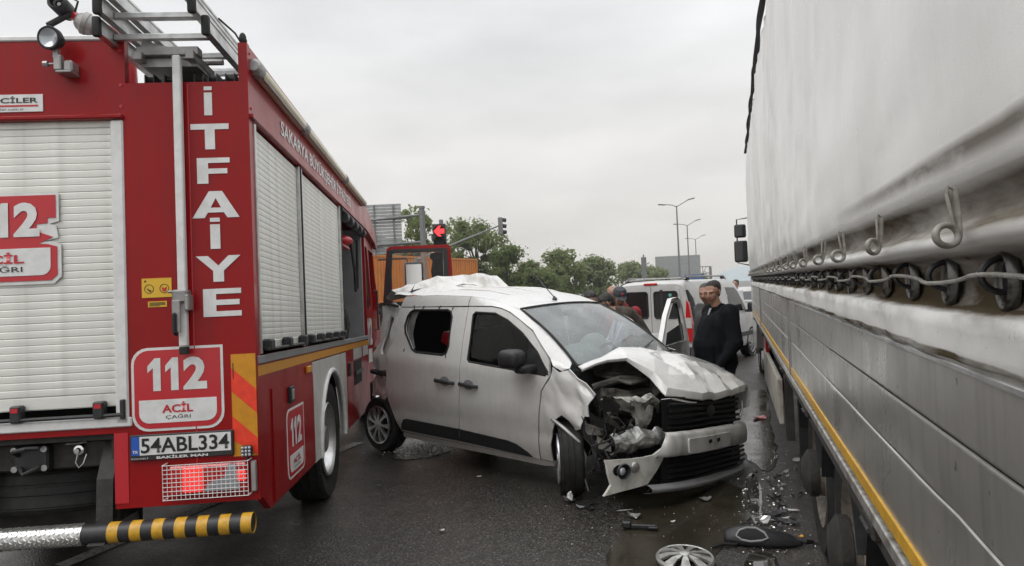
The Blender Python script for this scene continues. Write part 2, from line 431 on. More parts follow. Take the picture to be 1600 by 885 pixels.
# rear wall with the shutter opening, the notches of the ladder tray and the coupling recess
rw_out = [(-2.5, .58), (-1.7, .58), (-1.7, 1.0), (-.79, 1.0), (-.79, .58), (0, .58), (0, 3.23), (-.052, 3.23), (-.052, 3.0), (-.69, 3.0), (-.69, 3.25),
          (-1.81, 3.25), (-1.81, 3.0), (-2.45, 3.0), (-2.45, 3.23), (-2.5, 3.23)]
rear_wall = G().sheet(rw_out, rearf, [rect(-1.77, 1.045, -.73, 2.79)], .05).ob('rear_wall', 'red_paint', truck, smooth=0)
g = G()                                              # seams, edge trims and rivets of the rear wall
for z in (3.19, 2.99, 2.865):
    g.cyl((-.715, YR-.004, z), (-.715, YR+.01, z), .009, n=10)
for z in (3.18, 3.05, 2.85): g.cyl((.006, -2.12, z), (-.01, -2.12, z), .008, n=8)
g.ob('rivet', 'red_bright', rear_wall)
g = G(); g.bb(-2.49, -.70, YR-.006, YR+.06, 3.255, 3.285, .006); g.ob('roof_trim', 'white_decal', truck)
g = G(); g.bb(-.345, -.338, YR-.003, YR+.01, .64, 2.99); g.bb(-.79, -.715, YR-.004, YR+.02, .61, 1.0); g.ob('seam', 'red_bright', rear_wall)
g = G(); g.bb(-.046, -.004, YR-.004, YR+.035, 3.232, 3.262, .008); g.sphere((-.025, YR+.012, 3.258), (.021, .02, .035)); g.ob('corner_cap', 'black_rubber', truck)
# roof, front and left skins
g = G(); g.bb(-2.46, -.04, YR+.055, 2.95, 2.96, 2.99); g.bb(-2.2, -1.0, YR+.6, 2.9, 2.992, 3.06, .01); g.ob('roof', 'alu_dull', truck, smooth=0)
g = G(); g.bb(-2.5, -2.46, YR+.055, 2.95, .5, 3.22); g.bb(-2.455, -.06, 2.9, 2.94, .8, 2.95); g.ob('left_wall', 'red_paint', truck, smooth=0)
g = G(); g.bb(-2.4, -.1, YR+.06, 2.85, 1.0, 1.04); g.bb(-1.9, -.62, YR+.25, YR+.29, 1.05, 2.85); g.ob('inner_floor', 'dark_void', truck, smooth=0)
# header rail above the shutter, side rails
g = G(); g.bb(-1.82, -.70, YR-.03, YR+.01, 2.79, 2.815, .006); g.ob('header_rail', 'red_paint', truck)
g = G(); g.bb(-.775, -.705, YR-.012, YR+.05, 1.05, 2.785, .008); g.bb(-1.795, -1.725, YR-.012, YR+.05, 1.05, 2.785, .008)
g.bb(-1.83, -.69, YR-.012, YR+.04, 1.035, 1.088, .006); g.ob('shutter_frame', 'white_decal', truck)
# slats
def slat_mesh(axis, a0, a1, pitch):
    gg = G(); prof = [(-.002, .0), (.0, .0016), (.0012, .005), (.0018, .5*pitch), (.0012, pitch-.004), (.0, pitch-.0012), (-.002, pitch)]
    for i in range(len(prof)-1):
        (o0, z0), (o1, z1) = prof[i], prof[i+1]
        if axis == 'x': gg.face([(a0, -o0, z0), (a1, -o0, z0), (a1, -o1, z1), (a0, -o1, z1)])
        else: gg.face([(o0, a0, z0), (o0, a1, z0), (o1, a1, z1), (o1, a0, z1)])
    return gg
shut = G().bb(-1.73, -.77, YR+.02, YR+.04, 1.15, 1.225, .006).ob('shutter', 'alu_shutter', truck)
pitch = .0412; first = None
for i in range(38):
    z = 1.225 + i*pitch
    if first is None:
        first = slat_mesh('x', -1.73, -.772, pitch).ob('slat', 'alu_shutter', shut, smooth=25, loc=(0, YR+.02, z), fixn=False)
    else: dup(first, shut, (0, YR+.02, z + RNG.uniform(-.0008, .0008)))
g = G(); g.tube([(-1.8, YR-.02, 1.105), (-.73, YR-.02, 1.105)], .011)
for x in (-1.72, -1.3, -.86): g.bb(x-.03, x+.03, YR-.035, YR+.02, 1.09, 1.185, .008)
g.bb(-.745, -.72, YR-.03, YR, 1.08, 1.19, .004); g.ob('lift_bar', 'black_plastic', shut)
g = G()
for x in (-1.72, -1.3, -.86): g.bb(x-.018, x+.018, YR-.038, YR-.03, 1.148, 1.172)
g.ob('catch', 'red_bright', shut)
# torn 112 sticker on the shutter
st = rplate('shutter_sticker', [(-1.62, 1.86), (-1.10, 1.86), (-1.06, 1.90), (-1.06, 2.085), (-1.10, 2.10), (-1.16, 2.10), (-1.075, 2.12), (-1.085, 2.19), (-1.12, 2.20), (-1.07, 2.215), (-1.07, 2.38), (-1.62, 2.38)], 'white_decal', shut, -.006, .003)
rplate('print', [(-1.6, 1.88), (-1.115, 1.88), (-1.08, 1.91), (-1.08, 2.07), (-1.13, 2.085), (-1.18, 2.09), (-1.1, 2.125), (-1.19, 2.16), (-1.19, 2.2), (-1.13, 2.205), (-1.13, 2.235), (-1.085, 2.235), (-1.085, 2.365), (-1.6, 2.365)], 'red_bright', st, -.002, .002)
rplate('print_field', rrect(-1.58, 1.91, -1.115, 2.065, .05, corners=(0, 1, 0, 0)), 'white_decal', st, .001, .002)
one_one_two((-1.52, 2.13, -1.17, 2.325), REAR, 'white_decal', st, .003)
txt('lettering', 'ACİL', (-1.53, 1.98, -1.255, 2.045), REAR, 'red_bright', st, .005, .03)
txt('lettering', 'ÇAĞRI', (-1.50, 1.925, -1.265, 1.972), REAR, 'ink_black', st, .005)
# maker's plate
sp = rplate('maker_plate', rect(-1.62, 2.845, -1.14, 2.945), 'white_decal', truck, .006, .006)
txt('lettering', 'DEMERCİLER', (-1.60, 2.895, -1.165, 2.935), REAR, 'ink_black', sp, .008, .02)
txt('lettering', 'www.demerciler.com.tr', (-1.55, 2.853, -1.24, 2.867), REAR, 'ink_black', sp, .008)
rplate('print', rect(-1.6, 2.874, -1.165, 2.884), 'red_bright', sp, .0075, .002)
# vertical lettering
let = [('İ', -.250, 2.80, -.205, 2.97), ('T', -.33, 2.60, -.115, 2.75), ('F', -.30, 2.40, -.115, 2.55), ('A', -.332, 2.20, -.068, 2.355), ('İ', -.235, 2.02, -.18, 2.20), ('Y', -.32, 1.83, -.07, 1.98), ('E', -.285, 1.63, -.072, 1.79)]
for ch, a, b, c0, d in let: block(ch, (a, b, c0, d), REAR, 'white_decal', truck, .0045)
# 112 decal
dec = rplate('emergency_sticker', rrect(-.69, 1.0, -.185, 1.47, .09, corners=(1, 1, 0, 1)), 'white_decal', truck, .0025, .002)
rplate('print', rrect(-.675, 1.015, -.20, 1.455, .08, corners=(1, 1, 0, 1)), 'red_bright', dec, .0045, .002)
rplate('print_field', rrect(-.65, 1.045, -.225, 1.175, .055, corners=(1, 1, 0, 0)), 'white_decal', dec, .006, .002)
one_one_two((-.60, 1.225, -.275, 1.41), REAR, 'white_decal', dec, .007)
txt('lettering', 'ACİL', (-.525, 1.10, -.355, 1.16), REAR, 'red_bright', dec, .008, .03)
txt('lettering', 'ÇAĞRI', (-.505, 1.062, -.37, 1.092), REAR, 'ink_black', dec, .008)
# plate
pl = G().bb(-.70, -.135, YR-.02, YR-.002, .842, .985, .004).ob('license_plate', 'black_plastic', truck)
rplate('plate_field', rect(-.645, .872, -.148, .975), 'white_decal', pl, .022, .002)
rplate('country_band', rect(-.69, .872, -.645, .975), 'blue_strip', pl, .022, .002)
txt('lettering', '54ABL334', (-.638, .882, -.158, .966), REAR, 'ink_black', pl, .024, .018)
txt('lettering', 'TR', (-.683, .884, -.653, .9), REAR, 'white_decal', pl, .024, .01)
txt('lettering', 'BAKİLER MAN', (-.555, .848, -.275, .867), REAR, 'white_decal', pl, .022, .03)
txt('lettering', 'KOCAELİ', (-.69, .85, -.60, .861), REAR, 'white_decal', pl, .022)
# yellow warning stickers
ws = rplate('warning_sticker', rect(-.622, 1.755, -.458, 1.865), 'sticker_yellow', truck, .003, .002)
for cx in (-.582, -.498):
    pts = [(cx + .026*math.cos(a*.3142), 1.805 + .026*math.sin(a*.3142)) for a in range(20)]
    pin = [(cx + .023*math.cos(a*.3142), 1.805 + .023*math.sin(a*.3142)) for a in range(20)]
    rplate('print', pts, 'ink_black', ws, .0045, .001, [pin])
rplate('print', [(-.595, 1.812), (-.58, 1.80), (-.568, 1.795), (-.575, 1.787), (-.588, 1.797)], 'ink_black', ws, .0045, .001)
rplate('print', [(-.512, 1.815), (-.498, 1.806), (-.484, 1.815), (-.487, 1.793), (-.498, 1.786), (-.509, 1.793)], 'red_bright', ws, .0045, .001)
rplate('print', [(-.609, 1.845), (-.602, 1.857), (-.595, 1.845)], 'ink_black', ws, .0045, .001)
ws2 = rplate('warning_sticker', rect(-.59, 1.70, -.486, 1.733), 'sticker_yellow', truck, .003, .002)
for k in range(4): rplate('print', rect(-.582, 1.706+k*.006, -.495 - (k == 0)*.03, 1.709+k*.006), 'ink_black', ws2, .0045, .001)
# diagonal reflective board
rb = rplate('reflective_board', rect(-.142, .83, -.004, 1.41), 'orange_reflex', truck, .003, .002)
for z in (1.20, .925, .65):
    poly = [(-.142, z+.12), (-.142, z+.005+.12-.115), (-.004, z-.125), (-.004, z-.0)]
    poly = [(u, min(max(v, .831), 1.409)) for u, v in poly]
    poly = [(-.142, z+.135), (-.142, z), (-.004, z-.13), (-.004, z+.005)]
    poly = [(u, max(v, .832)) for u, v in poly]
    if z < .7: poly = [(-.142, z+.135), (-.142, .832), (-.004, .832)] if z+.135 > .84 else None
    if poly: rplate('print', poly, 'red_reflex', rb, .0048, .001)
rplate('print', rect(-.132, 1.27, -.128, 1.36), 'ink_black', rb, .006, .001)
# tail lamps behind a wire guard
tl = G().bb(-.49, -.06, YR-.035, YR-.003, .64, .80, .01).ob('tail_lamp', 'red_lens', truck)
g = G(); g.bb(-.41, -.30, YR-.048, YR-.036, .655, .795, .008); g.ob('lit_lens', 'red_lamp_lit', tl); g = G(); g.bb(-.115, -.065, YR-.048, YR-.036, .70, .76, .006); g.ob('lit_lens', 'red_lamp_lit', tl)
g = G(); g.sheet([(-.295, .655), (-.10, .655), (-.12, .80), (-.16, .80), (-.18, .73), (-.27, .70)], lambda u, v, o: Vector((u, YR-.046+o, v)), (), .01).ob('reverse_lens', 'clear_lens', tl)
g = G()
for i in range(20):
    x = -.505 + i*.46/19; g.cyl((x, YR-.07, .625), (x, YR-.07, .815), .0022, n=5)
for j in range(9):
    z = .625 + j*.19/8; g.cyl((-.505, YR-.072, z), (-.045, YR-.072, z), .0022, n=5)
for x in (-.505, -.045):
    for z in (.625, .815): g.cyl((x, YR-.07, z), (x, YR, z), .004, n=6)
g.ob('wire_guard', 'white_decal', tl)
g = G(); g.bb(-.042, -.012, YR-.03, YR-.002, .635, .805, .004); g.ob('lamp_bracket', 'alu', truck)
g = G(); g.bb(-.085, -.025, YR-.06, YR-.02, .835, .895, .008); g.cyl((-.055, YR-.03, .80), (-.055, YR-.03, .84), .008); wl = g.ob('work_lamp', 'black_plastic', truck)
g = G()
for i in range(3):
    for j in range(3): g.sphere((-.074+i*.019, YR-.061, .846+j*.019), (.008, .003, .008), 10, 6)
g.ob('led', 'clear_lens', wl)
# coupling recess
g = G(); g.bb(-1.7, -.79, YR+.28, YR+.33, .35, 1.0); g.bb(-1.7, -.79, YR+.03, YR+.3, .965, .995); g.bb(-1.7, -1.66, YR+.03, YR+.3, .5, .99); g.bb(-.83, -.79, YR+.052, YR+.3, .5, .99)
g.bb(-1.66, -.84, YR+.12, YR+.2, .80, .955, .01); g.ob('cross_member', 'chassis', truck, smooth=0)
g = G(); g.bb(-1.37, -1.18, YR+.06, YR+.12, .80, .95, .01); g.tube([(-1.34, YR+.06, .9), (-1.33, YR, .93), (-1.26, YR-.01, .945), (-1.21, YR+.02, .94)], .012); g.tube([(-1.33, YR+.06, .83), (-1.28, YR, .80), (-1.22, YR+.04, .83)], .012)
cp = g.ob('tow_coupling', 'black_plastic', truck)
for x, z in ((-1.355, .93), (-1.195, .93), (-1.355, .825), (-1.195, .825)): G().cyl((x, YR+.065, z), (x, YR+.045, z), .018, n=8).ob('bolt', 'steel', cp)
g = G(); g.lathe([(0, 0), (.034, 0), (.036, .012), (.028, .03), (.016, .034), (.012, .05), (0, .05)], (-1.03, YR+.12, .905), (0, -1, 0)); hc = g.ob('hose_coupling', 'chrome', truck)
g = G(); g.tube([(-1.03, YR+.08, .88), (-1.035, YR+.07, .84), (-1.02, YR+.07, .81), (-1.0, YR+.08, .83), (-.99, YR+.1, .88)], .004, 6); g.tube([(-1.10, YR+.1, .945), (-1.04, YR+.09, .945), (-.99, YR+.1, .95)], .006); struct(g.ob('chain', 'steel', hc), 'stuff')
# spare tyre carried flat below
def tyre_prof(R, w, depth=.28):
    h = w/2
    return [(R*(1-depth), -h*.72), (R*.86, -h*.98), (R*.95, -h), (R*.985, -h*.86), (R, -h*.78), (R*.988, -h*.74), (R, -h*.70), (R, -h*.32), (R*.985, -h*.28), (R*.985, -h*.20), (R, -h*.16),
            (R, h*.16), (R*.985, h*.20), (R*.985, h*.28), (R, h*.32), (R, h*.70), (R*.988, h*.74), (R, h*.78), (R*.985, h*.86), (R*.95, h), (R*.86, h*.98), (R*(1-depth), h*.72)]
g = G(); g.lathe(tyre_prof(.46, .26), (-1.3, YR+.6, .62), (0, .12, 1), 48); g.ob('spare_tyre', 'black_rubber', truck, smooth=30)
# rear underrun bumper
bp = G().tube([(-2.42, YR-.06, .47), (-.03, YR-.06, .47)], .055, 20).ob('bumper', 'black_plastic', truck, smooth=40)
g = G()
for x in (-.80, -1.7):
    g = G(); g.sheet([(YR+.25, .98), (YR+.12, .98), (YR+.0, .75), (YR-.02, .47), (YR-.12, .42), (YR-.0, .41), (YR+.1, .62)], lambda u, v, o, x=x: Vector((x-.09+o*3.0, u, v)), (), .03); g.ob('bumper_arm', 'chassis', truck, smooth=0)
g = G()
for k in range(7):
    x = -.79 + k*.118; g.tube([(x, YR-.06, .47), (x+.058, YR-.06, .47)], .0565, 20, caps=False)
g.ob('yellow_band', 'yellow_tape', bp, smooth=40)
# chequer plate sleeve with raised bars
g = G(); g.tube([(-1.56, YR-.06, .47), (-.925, YR-.06, .47)], .0575, 24)
rr = random.Random(3)
for i in range(26):
    for j in range(12):
        a = rad(-80 + j*22 + (11 if i % 2 else 0)); x = -1.545 + i*.0242
        for s_ in ((1,) if (i+j) % 2 else (-1,)):
            t = Vector((.012, -math.sin(a)*0, 0)); c = Vector((x, YR-.06-.0575*math.cos(a), .47+.0575*math.sin(a)))
            tv = Vector((0, math.sin(a), math.cos(a)))
            d = Vector((1, 0, 0))*.009 + tv*.009*s_
            n_ = Vector((0, -math.cos(a), math.sin(a)))
            pv = d.cross(n_).normalized()*.003
            g.face([c-d, c+pv*1.4+n_*.005, c+d, c-pv*1.4-n_*.002])
g.ob('tread_sleeve', 'tread_plate', bp, smooth=40)
# vertical white pole with clamp and handle
po = G().bb(-.405, -.36, YR-.06, YR-.02, 1.47, 3.14, .006).ob('ladder_pole', 'white_decal', truck)
g = G(); g.bb(-.405, -.36, YR-.06, YR-.02, 1.425, 1.468, .004); g.tube([(-.41, YR-.075, 1.66), (-.41, YR-.10, 1.65), (-.41, YR-.10, 1.55), (-.41, YR-.075, 1.54)], .012); g.ob('handle', 'black_rubber', po)
g = G(); g.bb(-.43, -.345, YR-.085, YR-.005, 1.715, 1.79, .01); g.bb(-.36, -.335, YR-.09, YR-.01, 1.67, 1.76, .006); g.cyl((-.45, YR-.07, 1.78), (-.39, YR-.07, 1.78), .008); g.bb(-.425, -.38, YR-.095, YR-.08, 1.55, 1.73, .004); g.ob('clamp', 'alu_dull', po)
# spot lamp on the upper rear panel
g = G(); g.bb(-1.02, -.935, YR-.10, YR-.004, 3.035, 3.05, .004); g.bb(-.985, -.935, YR-.09, YR-.004, 3.045, 3.11, .01); g.bb(-1.03, -.99, YR-.1, YR-.06, 3.05, 3.14, .005); g.cyl((-1.07, YR-.08, 3.09), (-1.03, YR-.08, 3.09), .006); g.cyl((-1.09, YR-.08, 3.09), (-1.066, YR-.08, 3.09), .018, n=8); g.bb(-1.03, -1.005, YR-.1, YR-.07, 3.12, 3.17)
sl = g.ob('spot_lamp', 'alu_dull', truck)
ax = Vector((-.12, -1, -.12)); g = G(); g.lathe([(0, -.07), (.04, -.065), (.062, -.02), (.066, .015), (.062, .022), (.052, .02)], (-1.035, YR-.11, 3.225), ax, 24); g.ob('lamp_housing', 'black_rubber', sl)
g = G(); g.lathe([(.053, .018), (.03, .006), (.012, .0), (0, .0)], (-1.035, YR-.11, 3.225), ax, 24); g.ob('reflector', 'clear_lens', sl)
# water monitor on the roof
mo = G().tube([(-.93, -1.60, 3.0), (-.93, -1.62, 3.36), (-.94, -1.66, 3.44), (-.98, -1.72, 3.48), (-1.06, -1.74, 3.51)], [.07, .062, .058, .055, .05], 14).ob('water_monitor', 'red_bright', truck, smooth=50)
G().lathe([(0, 0), (.052, .0), (.066, .015), (.066, .045), (.072, .05), (.072, .075), (.06, .085), (.05, .105), (.034, .12), (0, .125)], (-1.05, -1.745, 3.51), (-.78, -.3, .32), 22).ob('swivel', 'alu_dull', mo)
mdir = Vector((.0, -.93, .12)).normalized(); mc = Vector((-1.235, -1.72, 3.625))
g = G(); g.tube([(-1.13, -1.75, 3.55), (-1.19, -1.74, 3.60), tuple(mc-mdir*.02)], .03, 10); g.ob('elbow', 'red_bright', mo)
g = G(); g.lathe([(0, -.03), (.04, -.03), (.052, .0), (.055, .03), (.055, .13), (.048, .14), (.038, .13), (.030, .06), (0, .06)], mc, mdir, 22); nz_ob = g.ob('nozzle', 'black_plastic', mo)
g = G(); g.lathe([(.031, .10), (.027, .115), (.022, .10)], mc, mdir, 18); g.lathe([(.016, .09), (.012, .10), (0, .10)], mc, mdir, 14); g.ob('nozzle_ring', 'alu_dull', nz_ob)
g = G(); g.tube([(-1.19, -1.76, 3.60), (-1.235, -1.80, 3.55), (-1.29, -1.84, 3.49)], [.014, .019, .019], 8); g.ob('grip', 'black_rubber', mo)
g = G(); g.tube([(-1.16, -1.78, 3.60), (-1.13, -1.80, 3.66), tuple(mc+mdir*.08+Vector((.05, 0, .06))), tuple(mc+mdir*.1+Vector((-.02, 0, .07)))], .007, 6); g.ob('guard_strap', 'black_plastic', mo)
# ---- right side wall
arch = [(.19 + .60*math.cos(rad(a)), .52 + .62*math.sin(rad(a))) for a in range(-5, 186, 10)]
ap = [(-.64, .47)] + [(q[0], q[1]) for q in reversed(arch)] + [(1.02, .47), (1.02, 1.262), (-.64, 1.262)]
sw_out = [(-2.17, .58), (-2.12, .58), (-1.95, .47), (-.645, .47), (-.645, 1.27), (1.025, 1.27), (1.025, .47), (2.9, .47), (2.9, 3.21), (-2.17, 3.225)]
side = G().sheet(sw_out, lambda u, v, o: Vector((-.0015-o, u+.001, v)), [rect(-2.08, 1.39, -.885, 2.78), rect(-.845, 1.39, .97, 2.78), rect(1.01, 1.34, 2.84, 2.78)], .04).ob('side_wall', 'red_paint', truck, smooth=0)
G().sheet(ap, sidef, (), .04).ob('arch_panel', 'arch_grey', truck, smooth=0)
g = G(); g.tube([(.004, q[0], q[1]) for q in arch], .022, 8); g.ob('arch_lip', 'white_decal', truck)
g = G(); g.grid(lambda a, b: Vector((-.05-.42*b, .19+.62*math.cos(math.pi*a), .52+.64*math.sin(math.pi*a))), 20, 1); g.bb(-.6, -.5, -.7, 1.1, .5, 1.3); g.ob('wheel_well', 'dark_void', truck)
g = G(); g.bb(-.006, .022, -2.16, 2.88, 2.785, 2.81, .004); g.ob('drip_rail', 'red_paint', truck)
for a, b in ((-2.08, -.885), (-.845, .97)):
    sh = G().bb(-.03, -.012, a+.02, b-.02, 1.42, 1.475, .004).ob('side_shutter', 'alu_shutter', truck)
    first = None
    for i in range(35):
        z = 1.475 + i*.0368
        if first is None: first = slat_mesh('y', a+.02, b-.02, .0368).ob('slat', 'alu_shutter', sh, smooth=25, loc=(-.02, 0, z), fixn=False)
        else: dup(first, sh, (-.02, 0, z))
    g = G(); g.bb(-.02, .008, a-.002, a+.028, 1.40, 2.775, .004); g.ob('shutter_frame', 'alu', sh); g = G(); g.bb(-.02, .006, b-.028, b+.004, 1.40, 2.775, .004); g.ob('shutter_frame', 'alu', sh)
    g = G(); g.bb(-.012, .012, b+.004, b+.03, 1.40, 2.775); g.ob('seal', 'black_rubber', sh)
    g = G(); g.tube([(.03, a+.05, 1.425), (.03, b-.05, 1.425)], .010)
    n = 3 if b < 0 else 5
    for k in range(n):
        y = lerp(a+.12, b-.12, k/(n-1)); g.bb(-.01, .045, y-.05, y+.05, 1.415, 1.485, .01)
    g.ob('lift_bar', 'black_plastic', sh)
g = G(); g.bb(-.01, .012, -2.15, 2.85, 1.345, 1.392, .004); g.ob('sill_rail', 'grey_paint', truck)
splate('yellow_stripe', rect(-2.15, 1.275, 2.86, 1.335), 'orange_reflex', truck, .003, .002)
for y0, y1 in ((1.55, 2.2), (2.3, 2.8)): splate('reflective_patch', rect(y0, 1.15, y1, 1.272), 'arch_grey', truck, .002, .002)
# lower locker doors
ld = splate('locker_door', rect(-1.88, .49, -.67, 1.175), 'red_paint', truck, .008, .009)
g = G(); g.bb(.008, .03, -1.50, -1.38, 1.04, 1.15, .006); g.ob('latch', 'black_plastic', ld)
g = G(); g.bb(.028, .034, -1.47, -1.41, 1.06, 1.13, .002); g.ob('latch_plate', 'alu', ld)
ds = splate('emergency_sticker', rrect(-1.56, .535, -1.05, 1.0, .07, corners=(1, 1, 0, 1)), 'white_decal', ld, .010, .002)
splate('print', rrect(-1.54, .55, -1.07, .985, .06, corners=(1, 1, 0, 1)), 'red_bright', ds, .0115, .002)
splate('print_field', rrect(-1.50, .575, -1.11, .69, .04, corners=(1, 1, 0, 0)), 'white_decal', ds, .013, .002)
one_one_two((-1.47, .74, -1.15, .93), SIDE, 'white_decal', ds, .014)
txt('lettering', 'ACİL', (-1.42, .62, -1.2, .67), SIDE, 'red_bright', ds, .015, .03)
txt('lettering', 'ÇAĞRI', (-1.40, .588, -1.22, .612), SIDE, 'ink_black', ds, .015)
g = G(); g.bb(0, .02, -.9, -.75, 1.195, 1.245, .006); g.ob('side_marker', 'orange_reflex', truck)
g = G(); g.bb(0, .02, 1.15, 1.25, 1.0, 1.14, .004); g.ob('side_latch', 'black_plastic', truck); g = G(); g.bb(0, .02, 1.6, 2.2, .98, 1.02); g.ob('side_latch', 'black_plastic', truck)
g = G(); g.bb(-.25, .004, 1.55, 2.15, .86, 1.14, .01); g.ob('side_recess', 'dark_void', truck)
txt('lettering', 'SAKARYA BÜYÜKŞEHİR İTFAİYESİ', (-1.42, 2.855, 1.75, 3.02), SIDE, 'white_decal', truck, .003, .015)
# light tubes along the upper edge
for a, b in ((-2.10, -.86), (-.80, 1.12), (1.18, 2.80)):
    lt = G().tube([(.02, a+.06, 3.11), (.02, b, 3.11)], .042, 14).ob('light_tube', 'lamp_cream', truck, smooth=50)
    g = G(); g.lathe([(0, -.02), (.03, -.02), (.05, 0), (.05, .08), (.043, .09)], (.02, a, 3.11), (0, 1, 0), 16); g.tube([(.045, a+.1, 3.07), (.045, b, 3.07)], .008); g.ob('end_cap', 'alu_dull', lt)
# open equipment bay
g = G(); g.bb(-.75, -.70, 1.03, 2.85, 1.35, 2.8); g.bb(-.7, -.03, 2.72, 2.80, 1.36, 2.75); g.bb(-.7, -.03, 1.03, 1.06, 1.36, 2.75); g.bb(-.7, -.02, 1.03, 2.8, 1.34, 1.37); bay = g.ob('equipment_bay', 'grey_paint', truck, smooth=0)
g = G()
for x in (-.12, -.22, -.32): g.tube([(x, 1.35, 1.38), (x, 1.35, 2.4)], .02)
g.tube([(-.1, 2.3, 2.6), (-.05, 2.25, 2.2), (-.06, 2.35, 1.95), (-.06, 2.5, 1.98), (-.05, 2.55, 2.6)], .018)
g.bb(-.3, -.05, 1.1, 1.6, 1.4, 1.5, .02); g.tube([(-.04, 1.3, 1.4), (-.02, 1.35, 1.55), (-.06, 1.4, 1.7)], .03); struct(g.ob('hose', 'black_rubber', bay), 'stuff')
g = G(); g.bb(-.35, -.06, 1.4, 2.0, 2.42, 2.45, .008); g.sphere((-.1, 1.7, 2.5), (.12, .16, .06), 10, 8); g.ob('red_bag', 'red_bright', bay)
g = G(); g.tube([(.0, 1.05, 2.76), (.0, 2.75, 2.76)], .02)
for k in range(5): g.cyl((0, 1.2+k*.35, 2.70), (0, 1.35+k*.35, 2.70), .05, n=12)
g.ob('shutter_roll', 'black_plastic', bay)
# rear wheels
def truck_wheel(parent, x, y, z, R=.53, w=.3, sgn=1):
    wh = G().lathe([(R*.26, -.14), (R*.26, -.06), (R*.2, -.03), (0, -.03)], (0, 0, 0), (sgn, 0, 0), 24).ob('wheel', 'alu_dull', parent, loc=(x, y, z))
    G().lathe(tyre_prof(R, w, .40), (-sgn*w/2, 0, 0), (1, 0, 0), 56).ob('tyre', 'black_rubber', wh, smooth=30)
    gg = G(); gg.lathe([(R*.63, -.02), (R*.61, -.005), (R*.585, -.02), (R*.565, -.035), (R*.54, -.13), (R*.49, -.16), (R*.40, -.165), (R*.24, -.15)], (0, 0, 0), (sgn, 0, 0), 40)
    for k in range(10):
        a = k*math.pi/5; gg.cyl((sgn*-.17, R*.34*math.cos(a), R*.34*math.sin(a)), (sgn*-.13, R*.34*math.cos(a), R*.34*math.sin(a)), .018, n=6)
    gg.ob('rim', 'alu', wh, smooth=40)
    return wh
truck_wheel(truck, -.03, .17, .525, .52)
truck_wheel(truck, -2.47, .17, .525, .52, sgn=-1)
truck_wheel(truck, -.06, 4.25, .69, .52); truck_wheel(truck, -2.44, 4.25, .69, .52, sgn=-1)
g = G(); g.tube([(-2.3, .17, .525), (-.2, .17, .525)], .08); g.sphere((-1.25, .17, .525), .2); g.bb(-1.75, -1.6, -1.8, 5.0, .62, .85); g.bb(-.9, -.75, -1.8, 5.0, .62, .85); g.bb(-2.2, -.3, -.9, -.72, .4, 1.0); g.bb(-2.2, -.3, 1.05, 1.2, .55, 1.0)
g.ob('chassis', 'chassis', truck, smooth=0)
# ---- cab
def cabx(u, v, o): return Vector((-.03-o - max(0, v-2.0)*.06, u, v))
cab_out = [(2.98, .75), (3.62, .75), (3.70, 1.05), (3.9, 1.25), (4.25, 1.32), (4.36, 1.3), (4.36, 2.72), (4.2, 2.86), (2.98, 2.90)]
cab = G().sheet(cab_out, cabx, [rrect(3.12, 1.75, 3.62, 2.62, .06), rrect(3.74, 1.72, 4.30, 2.60, .06)], .05).ob('cab', 'red_paint', truck, smooth=20)
g = G(); g.sheet(rrect(3.1, 1.73, 3.64, 2.64, .06), lambda u, v, o: cabx(u, v, o+.015), (), .004); g.ob('cab_window', 'glass_dark', cab, smooth=0)
g = G(); g.bb(-2.45, -.10, 2.98, 5.35, .75, 1.7, .03); g.bb(-2.42, -.16, 2.98, 3.0, 1.7, 2.85); g.bb(-2.45, -2.4, 2.98, 5.3, .75, 2.8); g.bb(-2.42, -.12, 3.0, 4.75, 2.84, 2.92, .03); g.bb(-2.4, -.12, 5.25, 5.35, 1.7, 2.1, .02); g.ob('cab_shell', 'red_paint', cab)
g = G(); g.face([(-2.38, 5.28, 2.1), (-.14, 5.28, 2.1), (-.16, 4.9, 2.84), (-2.36, 4.9, 2.84)]); g.ob('windscreen', 'glass_tint', cab, smooth=0)
g = G(); g.sheet([(2.72, 2.83), (3.3, 2.82), (4.1, 2.74), (4.35, 2.66), (4.42, 2.7), (4.2, 2.90), (3.7, 3.06), (3.1, 3.2), (2.92, 3.21), (2.92, 2.9)], lambda u, v, o: Vector((-.01-o, u, v)), (), .05); g.bb(-2.45, -.06, 2.92, 3.05, 2.9, 3.2); g.ob('cab_fairing', 'red_paint', cab, smooth=0)
one_one_two((3.08, 1.25, 3.55, 1.62), ((-.03, 0, 0), (0, 1, 0), (0, 0, 1)), 'white_decal', cab, .004)
splate('print_field', rect(3.1, 1.02, 3.5, 1.2), 'white_decal', cab, -.027, .002)
g = G(); g.tube([(.0, 3.70, 1.45), (.045, 3.70, 1.45), (.045, 3.70, 2.0), (.0, 3.70, 2.0)], .012); g.ob('grab_handle', 'black_plastic', cab)
